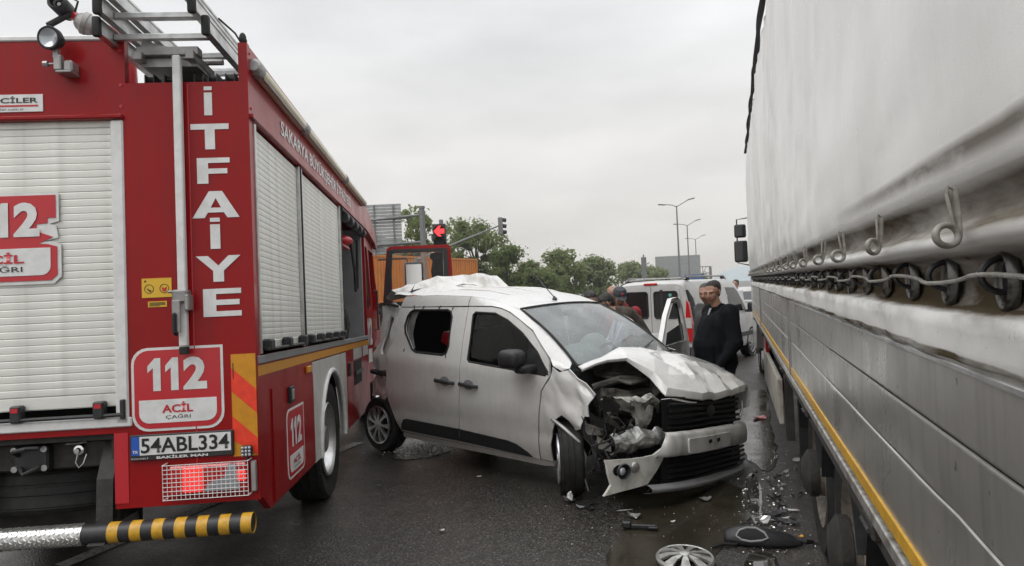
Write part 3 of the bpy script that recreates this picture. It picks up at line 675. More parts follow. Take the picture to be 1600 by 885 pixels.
# open front door, hinged at the windscreen pillar
dr = G().sheet([(.05, .98), (1.12, .98), (1.13, 2.0), (1.115, 2.66), (1.08, 2.70), (.20, 2.70), (.14, 2.66), (.06, 1.9)], lambda u, v, o: Vector((u, 4.38+o, v)), [rrect(.2, 1.78, 1.02, 2.60, .06)], .07).ob('cab_door', 'red_paint', truck, smooth=20)
G().sheet([(.06, 1.0), (1.06, 1.0), (1.075, 2.0), (1.06, 2.645), (.22, 2.655), (.155, 2.63), (.075, 1.9)], lambda u, v, o: Vector((u, 4.365+o, v)), [[(.17, 1.85), (.99, 1.85), (1.0, 2.58), (.95, 2.605), (.27, 2.605), (.225, 2.58)]], .013).ob('door_trim', 'black_plastic', dr, smooth=0)
M('door_glass', (.85, .88, .88), rough=.02, trans=1, alpha=.25)
G().sheet(rrect(.19, 1.77, 1.03, 2.61, .06), lambda u, v, o: Vector((u, 4.41+o, v)), (), .005).ob('door_window', 'door_glass', dr, smooth=0)
g = G(); g.sheet([(.82, 1.85), (.99, 1.86), (.985, 2.58), (.80, 2.57), (.79, 2.50), (.83, 2.46), (.80, 2.30), (.81, 2.18), (.84, 2.12), (.80, 2.02)], lambda u, v, o: Vector((u, 4.372+o, v)), (), .02); g.ob('jacket', 'black_rubber', dr)
mir = G().box((.52, 4.78, 2.22), (.30, .10, .52), .04, seg=2).ob('wing_mirror', 'black_plastic', truck)
g = G(); g.box((.52, 4.727, 2.22), (.24, .006, .44)); g.ob('mirror_glass', 'chrome', mir)
g = G(); g.tube([(-.05, 4.9, 2.55), (.4, 4.85, 2.55), (.45, 4.82, 2.4)], .015); g.tube([(-.05, 4.9, 1.85), (.4, 4.85, 1.85), (.45, 4.82, 2.0)], .015); g.box((.50, 4.8, 1.80), (.22, .1, .2), .03); g.ob('mirror_arm', 'black_plastic', mir)

# ------------------------------------------------------------------ extension ladder lying in the roof tray
lad = thing('ladder', 'aluminium extension ladder with black end caps lying on the roof of the fire engine', 'ladder', mat=TM)
LC = -.455
LS = ((.29, 3.255, -2.36), (.247, 3.345, -2.44), (.203, 3.435, -2.52))
for k, (hw, z, y0) in enumerate(LS):
    sec = None
    for s_ in (-1, 1):
        g = G(); g.bb(LC+s_*hw-.017, LC+s_*hw+.017, y0, 2.6, z-.042, z+.042, .005)
        for zz in (z-.036, z+.036): g.bb(LC+s_*hw-.021, LC+s_*hw+.021, y0+.01, 2.6, zz-.007, zz+.007)
        rl = g.ob('rail', 'alu', lad)
        g = G(); g.box((LC+s_*hw, y0-.005, z-.005), (.046, .04, .115), .015, seg=2); g.ob('end_cap', 'black_rubber', rl)
    rg = None
    for i in range(16):
        y = y0 + .16 + i*.3
        if y > 2.5: break
        if rg is None: rg = G().bb(LC-hw+.018, LC+hw-.018, -.017, .017, -.017, .017, .004).ob('rung', 'alu', lad, loc=(0, y, z))
        else: dup(rg, lad, (0, y, z))
g = G(); g.tube([(LC+.31, -2.2, 3.36), (LC+.31, -1.9, 3.40), (LC+.31, -1.6, 3.37), (LC+.31, -1.2, 3.39)], .006); g.ob('cord', 'black_rubber', lad)
# carrier under the ladder
g = G(); g.bb(-.62, -.27, YR-.02, YR+.05, 3.155, 3.205, .004); g.bb(-.60, -.29, YR+.02, YR+.9, 3.10, 3.15)
for x in (-.60, -.31): g.bb(x-.025, x+.025, YR-.05, YR+.3, 3.12, 3.17, .004)
g.tube([(-.66, YR+.2, 3.19), (-.2, YR+.2, 3.19)], .02); g.box((-.45, YR+.02, 3.19), (.3, .04, .04), rot=Matrix.Rotation(.3, 3, 'Y'))
car = g.ob('ladder_carrier', 'alu_dull', truck)
g = G()
for x in (-.58, -.47, -.30, -.22, -.12):
    g.bb(x-.028, x-.022, YR+.06, YR+.16, 2.992, 3.07); g.bb(x+.022, x+.028, YR+.06, YR+.16, 2.992, 3.07); g.cyl((x-.03, YR+.1, 3.05), (x+.03, YR+.1, 3.05), .018, n=10)
g.bb(-.55, -.05, YR+.3, 1.5, 3.0, 3.12); g.ob('roller', 'black_plastic', car)
# ------------------------------------------------------------------ curtain-side trailer (x forward, y outwards to its left, z up)
RT = Vector((.303, .953, 0)).normalized(); RN = Vector((-RT.y, RT.x, 0)); RO = RN * -.30
RM = Matrix(((RT.x, RN.x, 0, RO.x), (RT.y, RN.y, 0, RO.y), (0, 0, 1, 0), (0, 0, 0, 1)))
trailer = thing('semi_trailer', 'grey-white curtain-side trailer with aluminium drop boards along its side', 'trailer', mat=RM)
XB, XF = -2.0, 11.5                                   # rear and front ends
def make_tarp():
    m = bpy.data.materials.new('tarp'); m.use_nodes = True; t = m.node_tree; p = t.nodes['Principled BSDF']
    N = t.nodes.new; L = t.links.new
    c = N('ShaderNodeTexCoord'); sp = N('ShaderNodeSeparateXYZ'); L(c.outputs['Object'], sp.inputs[0])
    def nz(scale, st, detail=6):
        mp = N('ShaderNodeMapping'); mp.inputs['Scale'].default_value = st; L(c.outputs['Object'], mp.inputs[0])
        n = N('ShaderNodeTexNoise'); n.inputs['Scale'].default_value = scale; n.inputs['Detail'].default_value = detail; n.inputs['Roughness'].default_value = .62
        L(mp.outputs[0], n.inputs['Vector']); return n.outputs[0]
    def mth(op, a, b):
        q = N('ShaderNodeMath'); q.operation = op
        for i, v in enumerate((a, b)):
            if isinstance(v, (int, float)): q.inputs[i].default_value = v
            else: L(v, q.inputs[i])
        return q.outputs[0]
    def rng(v, a, b, c0=0, c1=1):
        r = N('ShaderNodeMapRange'); L(v, r.inputs[0])
        for i, q in zip(range(1, 5), (a, b, c0, c1)): r.inputs[i].default_value = q
        return r.outputs[0]
    base = N('ShaderNodeMix'); base.data_type = 'RGBA'; base.inputs[6].default_value = (.80, .795, .775, 1); base.inputs[7].default_value = (.70, .69, .665, 1)
    L(rng(nz(4, (.6, 1, .35)), .4, .68), base.inputs[0])
    # road grime: a stained band in the lower folds and runs below it
    z = mth('ADD', sp.outputs['Z'], mth('MULTIPLY', mth('SUBTRACT', nz(6, (.3, 1, 1)), .5), .022))
    up = rng(z, 1.912, 1.900); dn = rng(z, 1.836, 1.850, .12, 1)
    gr = mth('MULTIPLY', mth('MULTIPLY', up, dn), rng(nz(9, (.25, 1, 1)), .30, .62, .5, 1.0))
    st = mth('MULTIPLY', mth('MULTIPLY', rng(z, 1.968, 1.955), rng(z, 1.925, 1.948)), mth('MULTIPLY', rng(sp.outputs['X'], 2.2, 1.2), rng(nz(6, (.3, 1, 1)), .36, .56, .1, .8)))
    gr = mth('MAXIMUM', gr, st)
    runs = mth('MULTIPLY', rng(nz(9, (.3, 1, .7)), .46, .62), mth('MULTIPLY', rng(z, 1.75, 1.70, 1.1, .12), rng(z, 1.80, 1.76)))
    spots = rng(nz(38, (1, 1, 1), 3), .70, .74, 0, .8)
    low = mth('MULTIPLY', rng(z, 1.824, 1.814), mth('MULTIPLY', rng(z, 1.736, 1.744), rng(nz(9, (.25, 1, 1)), .30, .60, .4, 1.0)))
    hem = mth('MULTIPLY', rng(z, 1.683, 1.680, 0, .8), rng(nz(14, (.2, 1, 1)), .35, .6, .3, 1))
    f = mth('MINIMUM', mth('ADD', mth('ADD', mth('MAXIMUM', gr, mth('MULTIPLY', rng(z, 1.76, 1.74), rng(nz(7, (.4, 1, 1)), .3, .7, .04, .34))), mth('MULTIPLY', runs, .5)), mth('ADD', mth('ADD', low, hem), mth('MULTIPLY', spots, .25))), 1)
    fm = N('ShaderNodeMix'); fm.data_type = 'RGBA'; L(f, fm.inputs[0]); L(base.outputs[2], fm.inputs[6]); fm.inputs[7].default_value = (.085, .067, .042, 1)
    L(fm.outputs[2], p.inputs['Base Color']); p.inputs['Roughness'].default_value = .34
    L(rng(f, 0, .8, .26, .95), p.inputs['Roughness']); L(rng(f, 0, .7, .5, .02), p.inputs['Specular IOR Level'])
    b = N('ShaderNodeBump'); b.inputs['Strength'].default_value = .22; b.inputs['Distance'].default_value = .02
    hb = mth('ADD', mth('MULTIPLY', nz(5, (.35, 1, .8), 3), .6), mth('MULTIPLY', mth('MULTIPLY', nz(1, (17, 17, .5), 4), rng(sp.outputs['Z'], 1.97, 2.15)), .9))
    L(hb, b.inputs['Height'])
    wv = N('ShaderNodeTexNoise'); wv.inputs['Scale'].default_value = 420; wv.inputs['Detail'].default_value = 1; L(c.outputs['Object'], wv.inputs['Vector'])
    b2 = N('ShaderNodeBump'); b2.inputs['Strength'].default_value = .12; b2.inputs['Distance'].default_value = .002; L(wv.outputs[0], b2.inputs['Height']); L(b.outputs[0], b2.inputs['Normal'])
    L(b2.outputs[0], p.inputs['Normal'])
    MAT['tarp'] = m
make_tarp()
# cross-section of the curtain: height -> outward offset
TZ = [1.672, 1.676, 1.69, 1.715, 1.735, 1.748, 1.76, 1.785, 1.805, 1.816, 1.821, 1.828, 1.838, 1.846, 1.853, 1.868, 1.885, 1.90, 1.91, 1.93, 1.98, 2.1, 2.4, 2.8, 3.2, 3.55, 3.70, 3.745, 3.75]
TY = [.008, .0105, .0100, .0085, .006, -.022, -.030, -.032, -.026, -.012, .014, .027, .030, .024, .008, -.010, -.012, .000, .014, .016, .019, .018, .010, .004, .0, -.01, -.02, -.05, -.12]
def tarp_pt(x, z):
    y = float(np.interp(z, TZ, TY))
    nv = lambda a, b, s_: noise.noise(Vector((a, b, s_)))
    low = max(0, 1 - abs(z-1.7)/.06)
    y += low*.0045*math.sin(2*math.pi*(x-.515)/.231)
    y += low * (.014*nv(x*1.5, z*5, 3) + .004*nv(x*3.5, z*5, 8))
    hem = max(0, 1 - abs(z-1.838)/.022)
    dz = hem * (.004*nv(x*5, 0, 4))
    y += hem * .006*nv(x*2.5, 1, 9)
    mid = max(0, 1 - abs(z-1.875)/.05)
    y += mid * (.008*nv(x*1.8, z*8, 14) + .003*nv(x*4, z*12, 2))
    if z > 1.9:
        k = min(1, (z-1.9)/.25); far = min(1, max(0, (x-2.5)/4))
        y += k*(.014*nv(x*1.1+z*.15, z*.4, 21) + (.010+.030*far)*(.5-abs(nv(x*(2.4+.8*far)+z*.25, z*.22, 31))*1.6) + (.004+.008*far)*nv(x*6+z*.5, z*.4, 44))
        dia = abs(nv(x*1.6 - z*2.6, x*.3 + z*.7, 51)); y += k*(.012*max(0, .25-dia)*2.2); y += k*.006*max(0, .12-abs(nv(x*.9+z*3.2, z*.5, 61)))*8*(1 if z < 2.7 else .4)
    slope = .0015*(x-2)
    dz += low*(.010*nv(x*1.2, 0, 6) + .002*nv(x*3, 3, 6)) + (.006*nv(x*.8, 0, 77) if z < 1.9 else 0)
    return Vector((x, y, z + dz))
ZS = []
for a, b in zip(TZ[:-1], TZ[1:]):
    k = 1 if b-a < .03 else (2 if b-a < .06 else 4)
    ZS += [a+(b-a)*i/k for i in range(k)]
ZS.append(TZ[-1])
XS = []; x = .25
while x < XF: XS.append(x); x += .014 if x < 1.6 else (.02 if x < 4 else .035)
XS = list(np.arange(XB, .25, .08)) + XS + [XF]
bm = bmesh.new(); V = [[bm.verts.new(tarp_pt(x, z)) for z in ZS] for x in XS]
for i in range(len(XS)-1):
    for j in range(len(ZS)-1): bm.faces.new((V[i][j], V[i+1][j], V[i+1][j+1], V[i][j+1]))
gg = G(); gg.bm.free(); gg.bm = bm
gg.ob('curtain', 'tarp', trailer, smooth=80)
g = G(); g.bb(XB, XF+.02, -2.45, -.10, 3.70, 3.745, .01); g.bb(XF, XF+.03, -2.5, -.03, 1.2, 3.74, .01); g.bb(XB-.02, XB, -2.5, -.03, 1.2, 3.74); g.bb(XB, XF, -2.52, -2.5, 1.2, 3.74)
g.ob('roof_and_ends', 'tarp', trailer, smooth=0)
# loose dark roof edge rope and flaps
rr = random.Random(12)
g = G(); pts = []
for i in range(90):
    x = 3.0 + i*.095; pts.append((x, .008+.004*math.sin(i*.5), 3.755+.01*math.sin(i*.23)+(.04 if i in (42, 43) else 0)))
g.tube(pts, [.016+.010*abs(math.sin(k*.31)) for k in range(len(pts))], 6); g.ob('roof_seal', 'black_rubber', trailer)
# closing rope
pts = []
for i in range(260):
    x = -.5 + i*.046; pts.append((x, .008+.006*math.sin(x*27.3), 1.786+.006*math.sin(x*13.66+1)+.006*noise.noise(Vector((x*1.3, 0, 3)))))
M('rope', (.33, .32, .29), (.22, .21, .18), scale=60, rough=.6, bump=.3, bscale=300)
g = G(); g.tube(pts, .0032, 8); g.ob('rope', 'rope', trailer)
# eyelets with lashing staples
M('eyelet_steel', (.16, .155, .145), (.05, .046, .04), scale=70, rough=.3, metal=.8, lo=.45, hi=.65)
def oval(t, a, b): return (a*math.cos(t), b*math.sin(t))
g = G(); n = 28
prof = [(-.0075, -.004), (-.006, .004), (.0, .0078), (.006, .004), (.0075, -.004)]
R = []
for k in range(n):
    t = 2*math.pi*k/n; cx, cz = oval(t, .0155, .033); nx, nz_ = math.cos(t)/.0155, math.sin(t)/.033; l = math.hypot(nx, nz_)
    R.append([g.bm.verts.new((cx+nx/l*o, h, cz+nz_/l*o)) for o, h in prof])
for k in range(n):
    for i in range(len(prof)-1): g.bm.faces.new((R[k][i], R[(k+1) % n][i], R[(k+1) % n][i+1], R[k][i+1]))
ey0 = None
x = .515
while x < XF-.1:
    y, z = -.031, 1.782 + .005*noise.noise(Vector((x*3, 0, 1)))
    if ey0 is None:
        ey0 = g.ob('eyelet', 'eyelet_steel', trailer, smooth=60, loc=(x, y+.014, z))
        g2 = G(); g2.tube([(-.002, -.006, .021)] + [(-.002, .004+.026*math.sin(rad(a)), .021*math.cos(rad(a))) for a in range(0, 181, 15)] + [(-.002, -.006, -.021)], .0042, 8)
        g2.ob('staple', 'black_plastic', ey0, loc=(0, 0, .008))
        g3 = G(); g3.sheet([oval(k*.2618, .011, .028) for k in range(24)], lambda u, v, o: Vector((u, .0015, v)), (), 0); g3.ob('eyelet_hole', 'dark_void', ey0, smooth=0)
    else:
        e = dup(ey0, trailer, (x, y+.014, z)); e.rotation_euler = (RNG.uniform(-.1, .1), RNG.uniform(-.12, .12), RNG.uniform(-.25, .25))
    x += .231
# rubber hanging rings on straps
M('ring_grey', (.30, .29, .26), (.17, .16, .14), scale=45, rough=.5)
g = G(); g.tube([(.0175*math.cos(k*.2856), .004, .0175*math.sin(k*.2856)) for k in range(22)], .0052, 8, closed=True)
g.tube([(.019, .003, .002), (.021, .002, .03), (.0205, .0, .075)], .0042, 6); g.tube([(.0205, .0, .075), (.012, .003, .082), (.009, .003, .07), (.0105, .002, .035), (.013, .003, .016)], .003, 6)
hk0 = None; x = .51
while x < XF-.2:
    y = tarp_pt(x, 1.852).y + .010
    if hk0 is None: hk0 = g.ob('hanging_ring', 'ring_grey', trailer, smooth=60, loc=(x, y+.03, 1.843)); hk0.scale = (.88, .88, .72); hk0.rotation_euler = (0, 0, rad(-58))
    else:
        e = dup(hk0, trailer, (x, y+.026+RNG.uniform(0, .008), 1.843+RNG.uniform(-.003, .003))); e.rotation_euler = (RNG.uniform(-.1, .1), RNG.uniform(-.1, .1), rad(-58)+RNG.uniform(-.2, .2))
    x += .435
# drop boards
M('board_alu', (.55, .54, .51), (.43, .42, .39), scale=3.2, stretch=(1, 1, .5), rough=.26, rough2=.42, metal=.75, bump=.14, bscale=2.4, bstretch=(1, 1, 1.6), bdetail=2)
def make_streaks(name):
    t, p = nodes_of(name); N = t.nodes.new; L = t.links.new
    c = N('ShaderNodeTexCoord'); mp = N('ShaderNodeMapping'); mp.inputs['Scale'].default_value = (26, 26, 1.6); L(c.outputs['Object'], mp.inputs[0])
    n = N('ShaderNodeTexNoise'); n.inputs['Scale'].default_value = 1.0; n.inputs['Detail'].default_value = 6; L(mp.outputs[0], n.inputs['Vector'])
    r = N('ShaderNodeMapRange'); r.inputs[1].default_value = .5; r.inputs[2].default_value = .72; r.inputs[4].default_value = .25; L(n.outputs[0], r.inputs[0])
    src = p.inputs['Base Color'].links[0].from_socket
    x = N('ShaderNodeMix'); x.data_type = 'RGBA'; L(r.outputs[0], x.inputs[0]); L(src, x.inputs[6]); x.inputs[7].default_value = (.13, .115, .09, 1)
    L(x.outputs[2], p.inputs['Base Color'])
    sp = N('ShaderNodeTexNoise'); sp.inputs['Scale'].default_value = 34; sp.inputs['Detail'].default_value = 2; L(c.outputs['Object'], sp.inputs['Vector'])
    r2 = N('ShaderNodeMapRange'); r2.inputs[1].default_value = .71; r2.inputs[2].default_value = .74; r2.inputs[4].default_value = .6; L(sp.outputs[0], r2.inputs[0])
    y = N('ShaderNodeMix'); y.data_type = 'RGBA'; L(r2.outputs[0], y.inputs[0]); L(x.outputs[2], y.inputs[6]); y.inputs[7].default_value = (.05, .042, .035, 1)
    L(y.outputs[2], p.inputs['Base Color'])
make_streaks('board_alu')
BZ = [(1.243, 1.432), (1.436, 1.548), (1.552, 1.658), (1.662, 1.688)]
dents = [(1.18, 1.40, .10, .05, .006), (1.5, 1.47, .14, .03, .004), (2.2, 1.37, .2, .05, .005), (2.9, 1.5, .2, .04, .004), (1.05, 1.33, .05, .06, .004), (3.4, 1.33, .25, .05, .005), (1.9, 1.60, .2, .03, .003)]
for a, b in ((XB, 4.16), (4.26, 8.3), (8.4, XF)):
    for k, (z0, z1) in enumerate(BZ):
        nx = 60 if b < 5 else 16
        def bf(u, v, a=a, b=b, z0=z0, z1=z1):
            v = (0, .012, .03, .06, .15, .3, .5, .7, .85, .94, .97, .988, 1)[round(v*12)]; x = lerp(a, b, u); z = lerp(z0, z1, v); e = min(v, 1-v)
            y = -.003 if e < .001 else (.0 if e < .03 else .0008)
            for dx, dz, sx, sz, d in dents: y -= d*math.exp(-((x-dx)/sx)**2-((z-dz)/sz)**2)
            return Vector((x, y, z))
        g = G(); g.grid(bf, nx, 12); g.bb(a, b, -.03, -.012, z0, z1); g.ob('board', 'board_alu', trailer, smooth=25)
    g = G(); g.bb(a, b, -.01, .0045, 1.655, 1.664, .001); g.ob('board_bead', 'alu', trailer)
for x in (4.21, 8.35): 
    g = G(); g.bb(x-.045, x+.045, -.06, .006, 1.20, 1.73, .006); g.bb(x-.008, x+.008, 0, .012, 1.22, 1.7, .002); g.ob('stake_post', 'alu_dull', trailer)
g = G(); g.bb(XB, XF, -.02, .006, 1.252, 1.286, .001); g.ob('yellow_marking', 'yellow_tape', trailer)
M('rail_edge', (.5, .49, .47), (.2, .18, .15), scale=25, rough=.4, metal=.6)
g = G(); g.bb(XB, XF, -.10, .012, 1.205, 1.24, .004); g.ob('side_rail', 'rail_edge', trailer)
g = G(); g.bb(XB, XF, -.12, -.01, 1.13, 1.203, .004); g.ob('lower_rail', 'chassis', trailer)
lk = None
for i, x in enumerate(np.arange(1.9, XF, 1.55)):
    if lk is None: lk = G().bb(-.07, .07, -.02, .008, -.022, .022, .006).tube([(-.05, .012, 0), (.05, .012, 0)], .006).ob('lashing_hook', 'chassis', trailer, loc=(x, 0, 1.175))
    else: dup(lk, trailer, (x, 0, 1.175))
# chassis, axles, guards
g = G(); g.bb(XB, XF, -.85, -.72, .95, 1.2); g.bb(XB, XF, -1.78, -1.65, .95, 1.2); g.bb(XB, XF, -2.4, -.1, 1.16, 1.2)
for x in np.arange(XB+.3, XF, .7): g.bb(x, x+.08, -2.35, -.15, 1.08, 1.17)
g.bb(9.0, 9.14, -.75, -.55, .25, 1.1); g.bb(8.9, 9.25, -.8, -.5, .2, .24); g.ob('trailer_frame', 'chassis', trailer, smooth=0)
M('rim_rusty', (.17, .145, .115), (.06, .05, .04), scale=14, rough=.6)
def trailer_wheel(x, y=-.17, sgn=1):
    wh = G().lathe([(.15, .0), (.15, .05), (.09, .09), (0, .09)], (0, 0, 0), (0, sgn, 0), 20).ob('wheel', 'chassis', trailer, loc=(x, y, .515))
    G().lathe(tyre_prof(.515, .36, .37), (0, -sgn*.18, 0), (0, 1, 0), 48).ob('tyre', 'black_rubber', wh, smooth=30)
    gg = G(); gg.lathe([(.345, -.03), (.335, -.01), (.32, -.025), (.30, -.08), (.25, -.12), (.15, -.10), (.14, 0)], (0, 0, 0), (0, sgn, 0), 36)
    for k in range(10): gg.cyl((.21*math.cos(k*.628), sgn*-.10, .21*math.sin(k*.628)), (.21*math.cos(k*.628), sgn*-.05, .21*math.sin(k*.628)), .016, n=6)
    gg.ob('rim', 'rim_rusty', wh, smooth=40)
for x in (2.25, 3.56, 4.87):
    trailer_wheel(x); trailer_wheel(x, -2.33, -1)
    g = G(); g.tube([(x, -2.2, .515), (x, -.3, .515)], .075); g.bb(x-.35, x+.35, -.8, -.7, .6, .95); g.ob('axle', 'chassis', trailer)
    g = G(); g.lathe([(.56, -.02), (.56, -.36)], (x, -.14, .515), (0, 1, 0), 20, a0=rad(0), a1=rad(360)) if False else g.grid(lambda a, b, x=x: Vector((x+.58*math.cos(lerp(.25, math.pi-.25, a)), -.12-.4*b, .55+.57*math.sin(lerp(.25, math.pi-.25, a)))), 16, 1)
    g.ob('mudguard', 'black_plastic', trailer)
g = G(); g.bb(5.62, 5.66, -.5, -.13, .25, 1.15, .005); g.ob('mud_flap', 'black_rubber', trailer)
M('guard_white', (.42, .40, .36), (.24, .21, .17), scale=7, rough=.5)
g = G(); g.bb(5.9, 8.5, -.05, -.012, .62, .98, .006); g.ob('side_guard', 'guard_white', trailer)
g = G(); g.bb(8.0, 8.6, -.055, -.02, .75, 1.12, .004); g.ob('red_guard_board', 'red_paint', trailer)
for x in (5.85, 8.45): G().bb(x, x+.1, -.12, -.06, .5, 1.15).ob('guard_post', 'chassis', trailer)
g = G(); g.bb(1.6, 5.3, -1.62, -.92, .16, 1.1, .02); g.bb(5.7, 8.9, -2.2, -1.5, .2, 1.1, .02); g.ob('belly_blocker', 'chassis', trailer)  # plain dark boxes added to block the bright gap under the trailer

# ------------------------------------------------------------------ tractor unit ahead of the trailer
tr = thing('truck_tractor', 'tractor unit with black double mirrors coupled to the curtain-side trailer', 'truck', mat=RM)
M('cab_white', (.5, .5, .49), (.42, .42, .40), scale=4, rough=.3, coat=.4)
g = G(); g.sheet([(12.35, 1.0), (12.9, .55), (14.4, .5), (14.75, .6), (14.75, 1.9), (14.4, 3.3), (13.9, 3.6), (12.35, 3.65)], lambda u, v, o: Vector((u, -.06-o*55, v)), [], .042)
cb = g.ob('cab', 'cab_white', tr, smooth=20)
g = G(); g.sheet([(13.5, 1.95), (14.55, 1.95), (14.3, 2.85), (13.55, 2.9)], lambda u, v, o: Vector((u, -.055-o, v)), [], .004); g.ob('side_window', 'glass_dark', cb, smooth=0)
g = G(); g.bb(11.6, 14.6, -1.8, -.7, .6, .9); g.bb(10.2, 12.3, -1.75, -.8, .75, .95); g.ob('frame', 'chassis', tr, smooth=0)
for x, yy in ((11.45, -.14), (13.9, -.12)):
    for s_, y2 in ((1, yy), (-1, -2.5-yy)):
        wh = G().lathe([(.15, .0), (.15, .05), (0, .06)], (0, 0, 0), (0, s_, 0), 20).ob('wheel', 'alu_dull', tr, loc=(x, y2, .505))
        G().lathe(tyre_prof(.505, .31), (0, -s_*.155, 0), (0, 1, 0), 40).ob('tyre', 'black_rubber', wh, smooth=30)
        G().lathe([(.37, -.01), (.35, -.03), (.29, -.09), (.15, -.08), (.14, 0)], (0, 0, 0), (0, s_, 0), 30).ob('rim', 'alu_dull', wh)
for z, h, w in ((2.72, .26, .22), (2.32, .42, .25)):
    mm = G().box((14.25, .105, z), (.12, w, h), .035, seg=2).ob('mirror', 'black_plastic', tr)
    G().box((14.187, .105, z), (.006, w-.05, h-.06)).ob('mirror_glass', 'glass_tint', mm)
g = G(); g.tube([(14.3, -.1, 2.98), (14.28, .16, 2.95), (14.28, .17, 2.1), (14.3, -.1, 2.03)], .014); g.ob('mirror_arm', 'black_plastic', tr)
# ------------------------------------------------------------------ crashed white van (x forward, y left, z up; origin on the ground under the rear axle)
VH = Vector((.7082, -.7060, 0)).normalized(); VL = Vector((-VH.y, VH.x, 0)); VO = Vector((-.985, 8.525, 0))
VM = Matrix(((VH.x, VL.x, 0, VO.x), (VH.y, VL.y, 0, VO.y), (0, 0, 1, 0), (0, 0, 0, 1)))
van = thing('crashed_van', 'white van with smashed front and crumpled rear roof against the fire engine', 'van', mat=VM)
M('van_white', (.70, .695, .68), (.65, .64, .615), scale=3, rough=.2, rough2=.3, coat=.85)
M('van_white_dirty', (.70, .69, .665), (.33, .30, .25), scale=7, rough=.3, rough2=.55, lo=.45, hi=.8, stretch=(1, 1, .35))
M('lamp_broken', (.42, .42, .40), (.10, .10, .095), scale=14, rough=.15, rough2=.5, metal=.35, coat=.5)
M('engine_dirt', (.018, .017, .015), (.07, .062, .05), scale=12, rough=.6, bump=.5, bscale=30)
def make_grime():
    t, p = nodes_of('van_white'); N = t.nodes.new; L = t.links.new
    c = N('ShaderNodeTexCoord'); sp = N('ShaderNodeSeparateXYZ'); L(c.outputs['Object'], sp.inputs[0])
    n = N('ShaderNodeTexNoise'); n.inputs['Scale'].default_value = 5; n.inputs['Detail'].default_value = 6; L(c.outputs['Object'], n.inputs['Vector'])
    a = N('ShaderNodeMath'); a.operation = 'MULTIPLY_ADD'; a.inputs[1].default_value = .5; L(n.outputs[0], a.inputs[0]); L(sp.outputs['Z'], a.inputs[2])
    r = N('ShaderNodeMapRange'); r.inputs[1].default_value = 1.25; r.inputs[2].default_value = .45; r.inputs[4].default_value = .42; L(a.outputs[0], r.inputs[0])
    mp = N('ShaderNodeMapping'); mp.inputs['Scale'].default_value = (30, 30, 1.4); L(c.outputs['Object'], mp.inputs[0])
    n2 = N('ShaderNodeTexNoise'); n2.inputs['Scale'].default_value = 1; n2.inputs['Detail'].default_value = 4; L(mp.outputs[0], n2.inputs['Vector'])
    r2 = N('ShaderNodeMapRange'); r2.inputs[1].default_value = .5; r2.inputs[2].default_value = .75; r2.inputs[4].default_value = .12; L(n2.outputs[0], r2.inputs[0])
    ad = N('ShaderNodeMath'); ad.operation = 'ADD'; L(r.outputs[0], ad.inputs[0]); L(r2.outputs[0], ad.inputs[1])
    src = p.inputs['Base Color'].links[0].from_socket
    x = N('ShaderNodeMix'); x.data_type = 'RGBA'; L(ad.outputs[0], x.inputs[0]); L(src, x.inputs[6]); x.inputs[7].default_value = (.25, .215, .175, 1)
    L(x.outputs[2], p.inputs['Base Color'])
make_grime()
def make_screen():
    m = bpy.data.materials.new('windscreen_glass'); m.use_nodes = True; t = m.node_tree; t.nodes.clear(); N = t.nodes.new; L = t.links.new
    o = N('ShaderNodeOutputMaterial'); tr = N('ShaderNodeBsdfTransparent'); tr.inputs[0].default_value = (.66, .72, .71, 1)
    gl = N('ShaderNodeBsdfGlossy'); gl.inputs['Roughness'].default_value = .05
    df = N('ShaderNodeBsdfDiffuse'); df.inputs[0].default_value = (.42, .45, .45, 1)
    fr = N('ShaderNodeFresnel'); fr.inputs[0].default_value = 1.55
    ad = N('ShaderNodeMath'); ad.operation = 'MULTIPLY_ADD'; ad.inputs[1].default_value = 1.5; ad.inputs[2].default_value = .04; L(fr.outputs[0], ad.inputs[0])
    a = N('ShaderNodeMixShader'); L(ad.outputs[0], a.inputs[0]); L(tr.outputs[0], a.inputs[1]); L(gl.outputs[0], a.inputs[2])
    c = N('ShaderNodeTexCoord'); n = N('ShaderNodeTexNoise'); n.inputs['Scale'].default_value = 3.5; n.inputs['Detail'].default_value = 6; L(c.outputs['Object'], n.inputs['Vector'])
    r = N('ShaderNodeMapRange'); r.inputs[1].default_value = .35; r.inputs[2].default_value = .7; r.inputs[3].default_value = .20; r.inputs[4].default_value = .46; L(n.outputs[0], r.inputs[0])  # pale film: dust, plus sky reflection put into the diffuse colour
    b = N('ShaderNodeMixShader'); L(r.outputs[0], b.inputs[0]); L(a.outputs[0], b.inputs[1]); L(df.outputs[0], b.inputs[2]); L(b.outputs[0], o.inputs[0])
    MAT['windscreen_glass'] = m
make_screen()
def make_side_glass():
    m = bpy.data.materials.new('side_glass'); m.use_nodes = True; t = m.node_tree; t.nodes.clear(); N = t.nodes.new; L = t.links.new
    o = N('ShaderNodeOutputMaterial'); tr = N('ShaderNodeBsdfTransparent'); tr.inputs[0].default_value = (.34, .37, .36, 1)
    gl = N('ShaderNodeBsdfGlossy'); gl.inputs['Roughness'].default_value = .03; fr = N('ShaderNodeFresnel'); fr.inputs[0].default_value = 1.6
    a = N('ShaderNodeMixShader'); L(fr.outputs[0], a.inputs[0]); L(tr.outputs[0], a.inputs[1]); L(gl.outputs[0], a.inputs[2]); L(a.outputs[0], o.inputs[0]); MAT['side_glass'] = m
make_side_glass()
def beltz(x): return interp(x, [.25, 1.48, 2.6], [1.175, 1.095, 1.03])
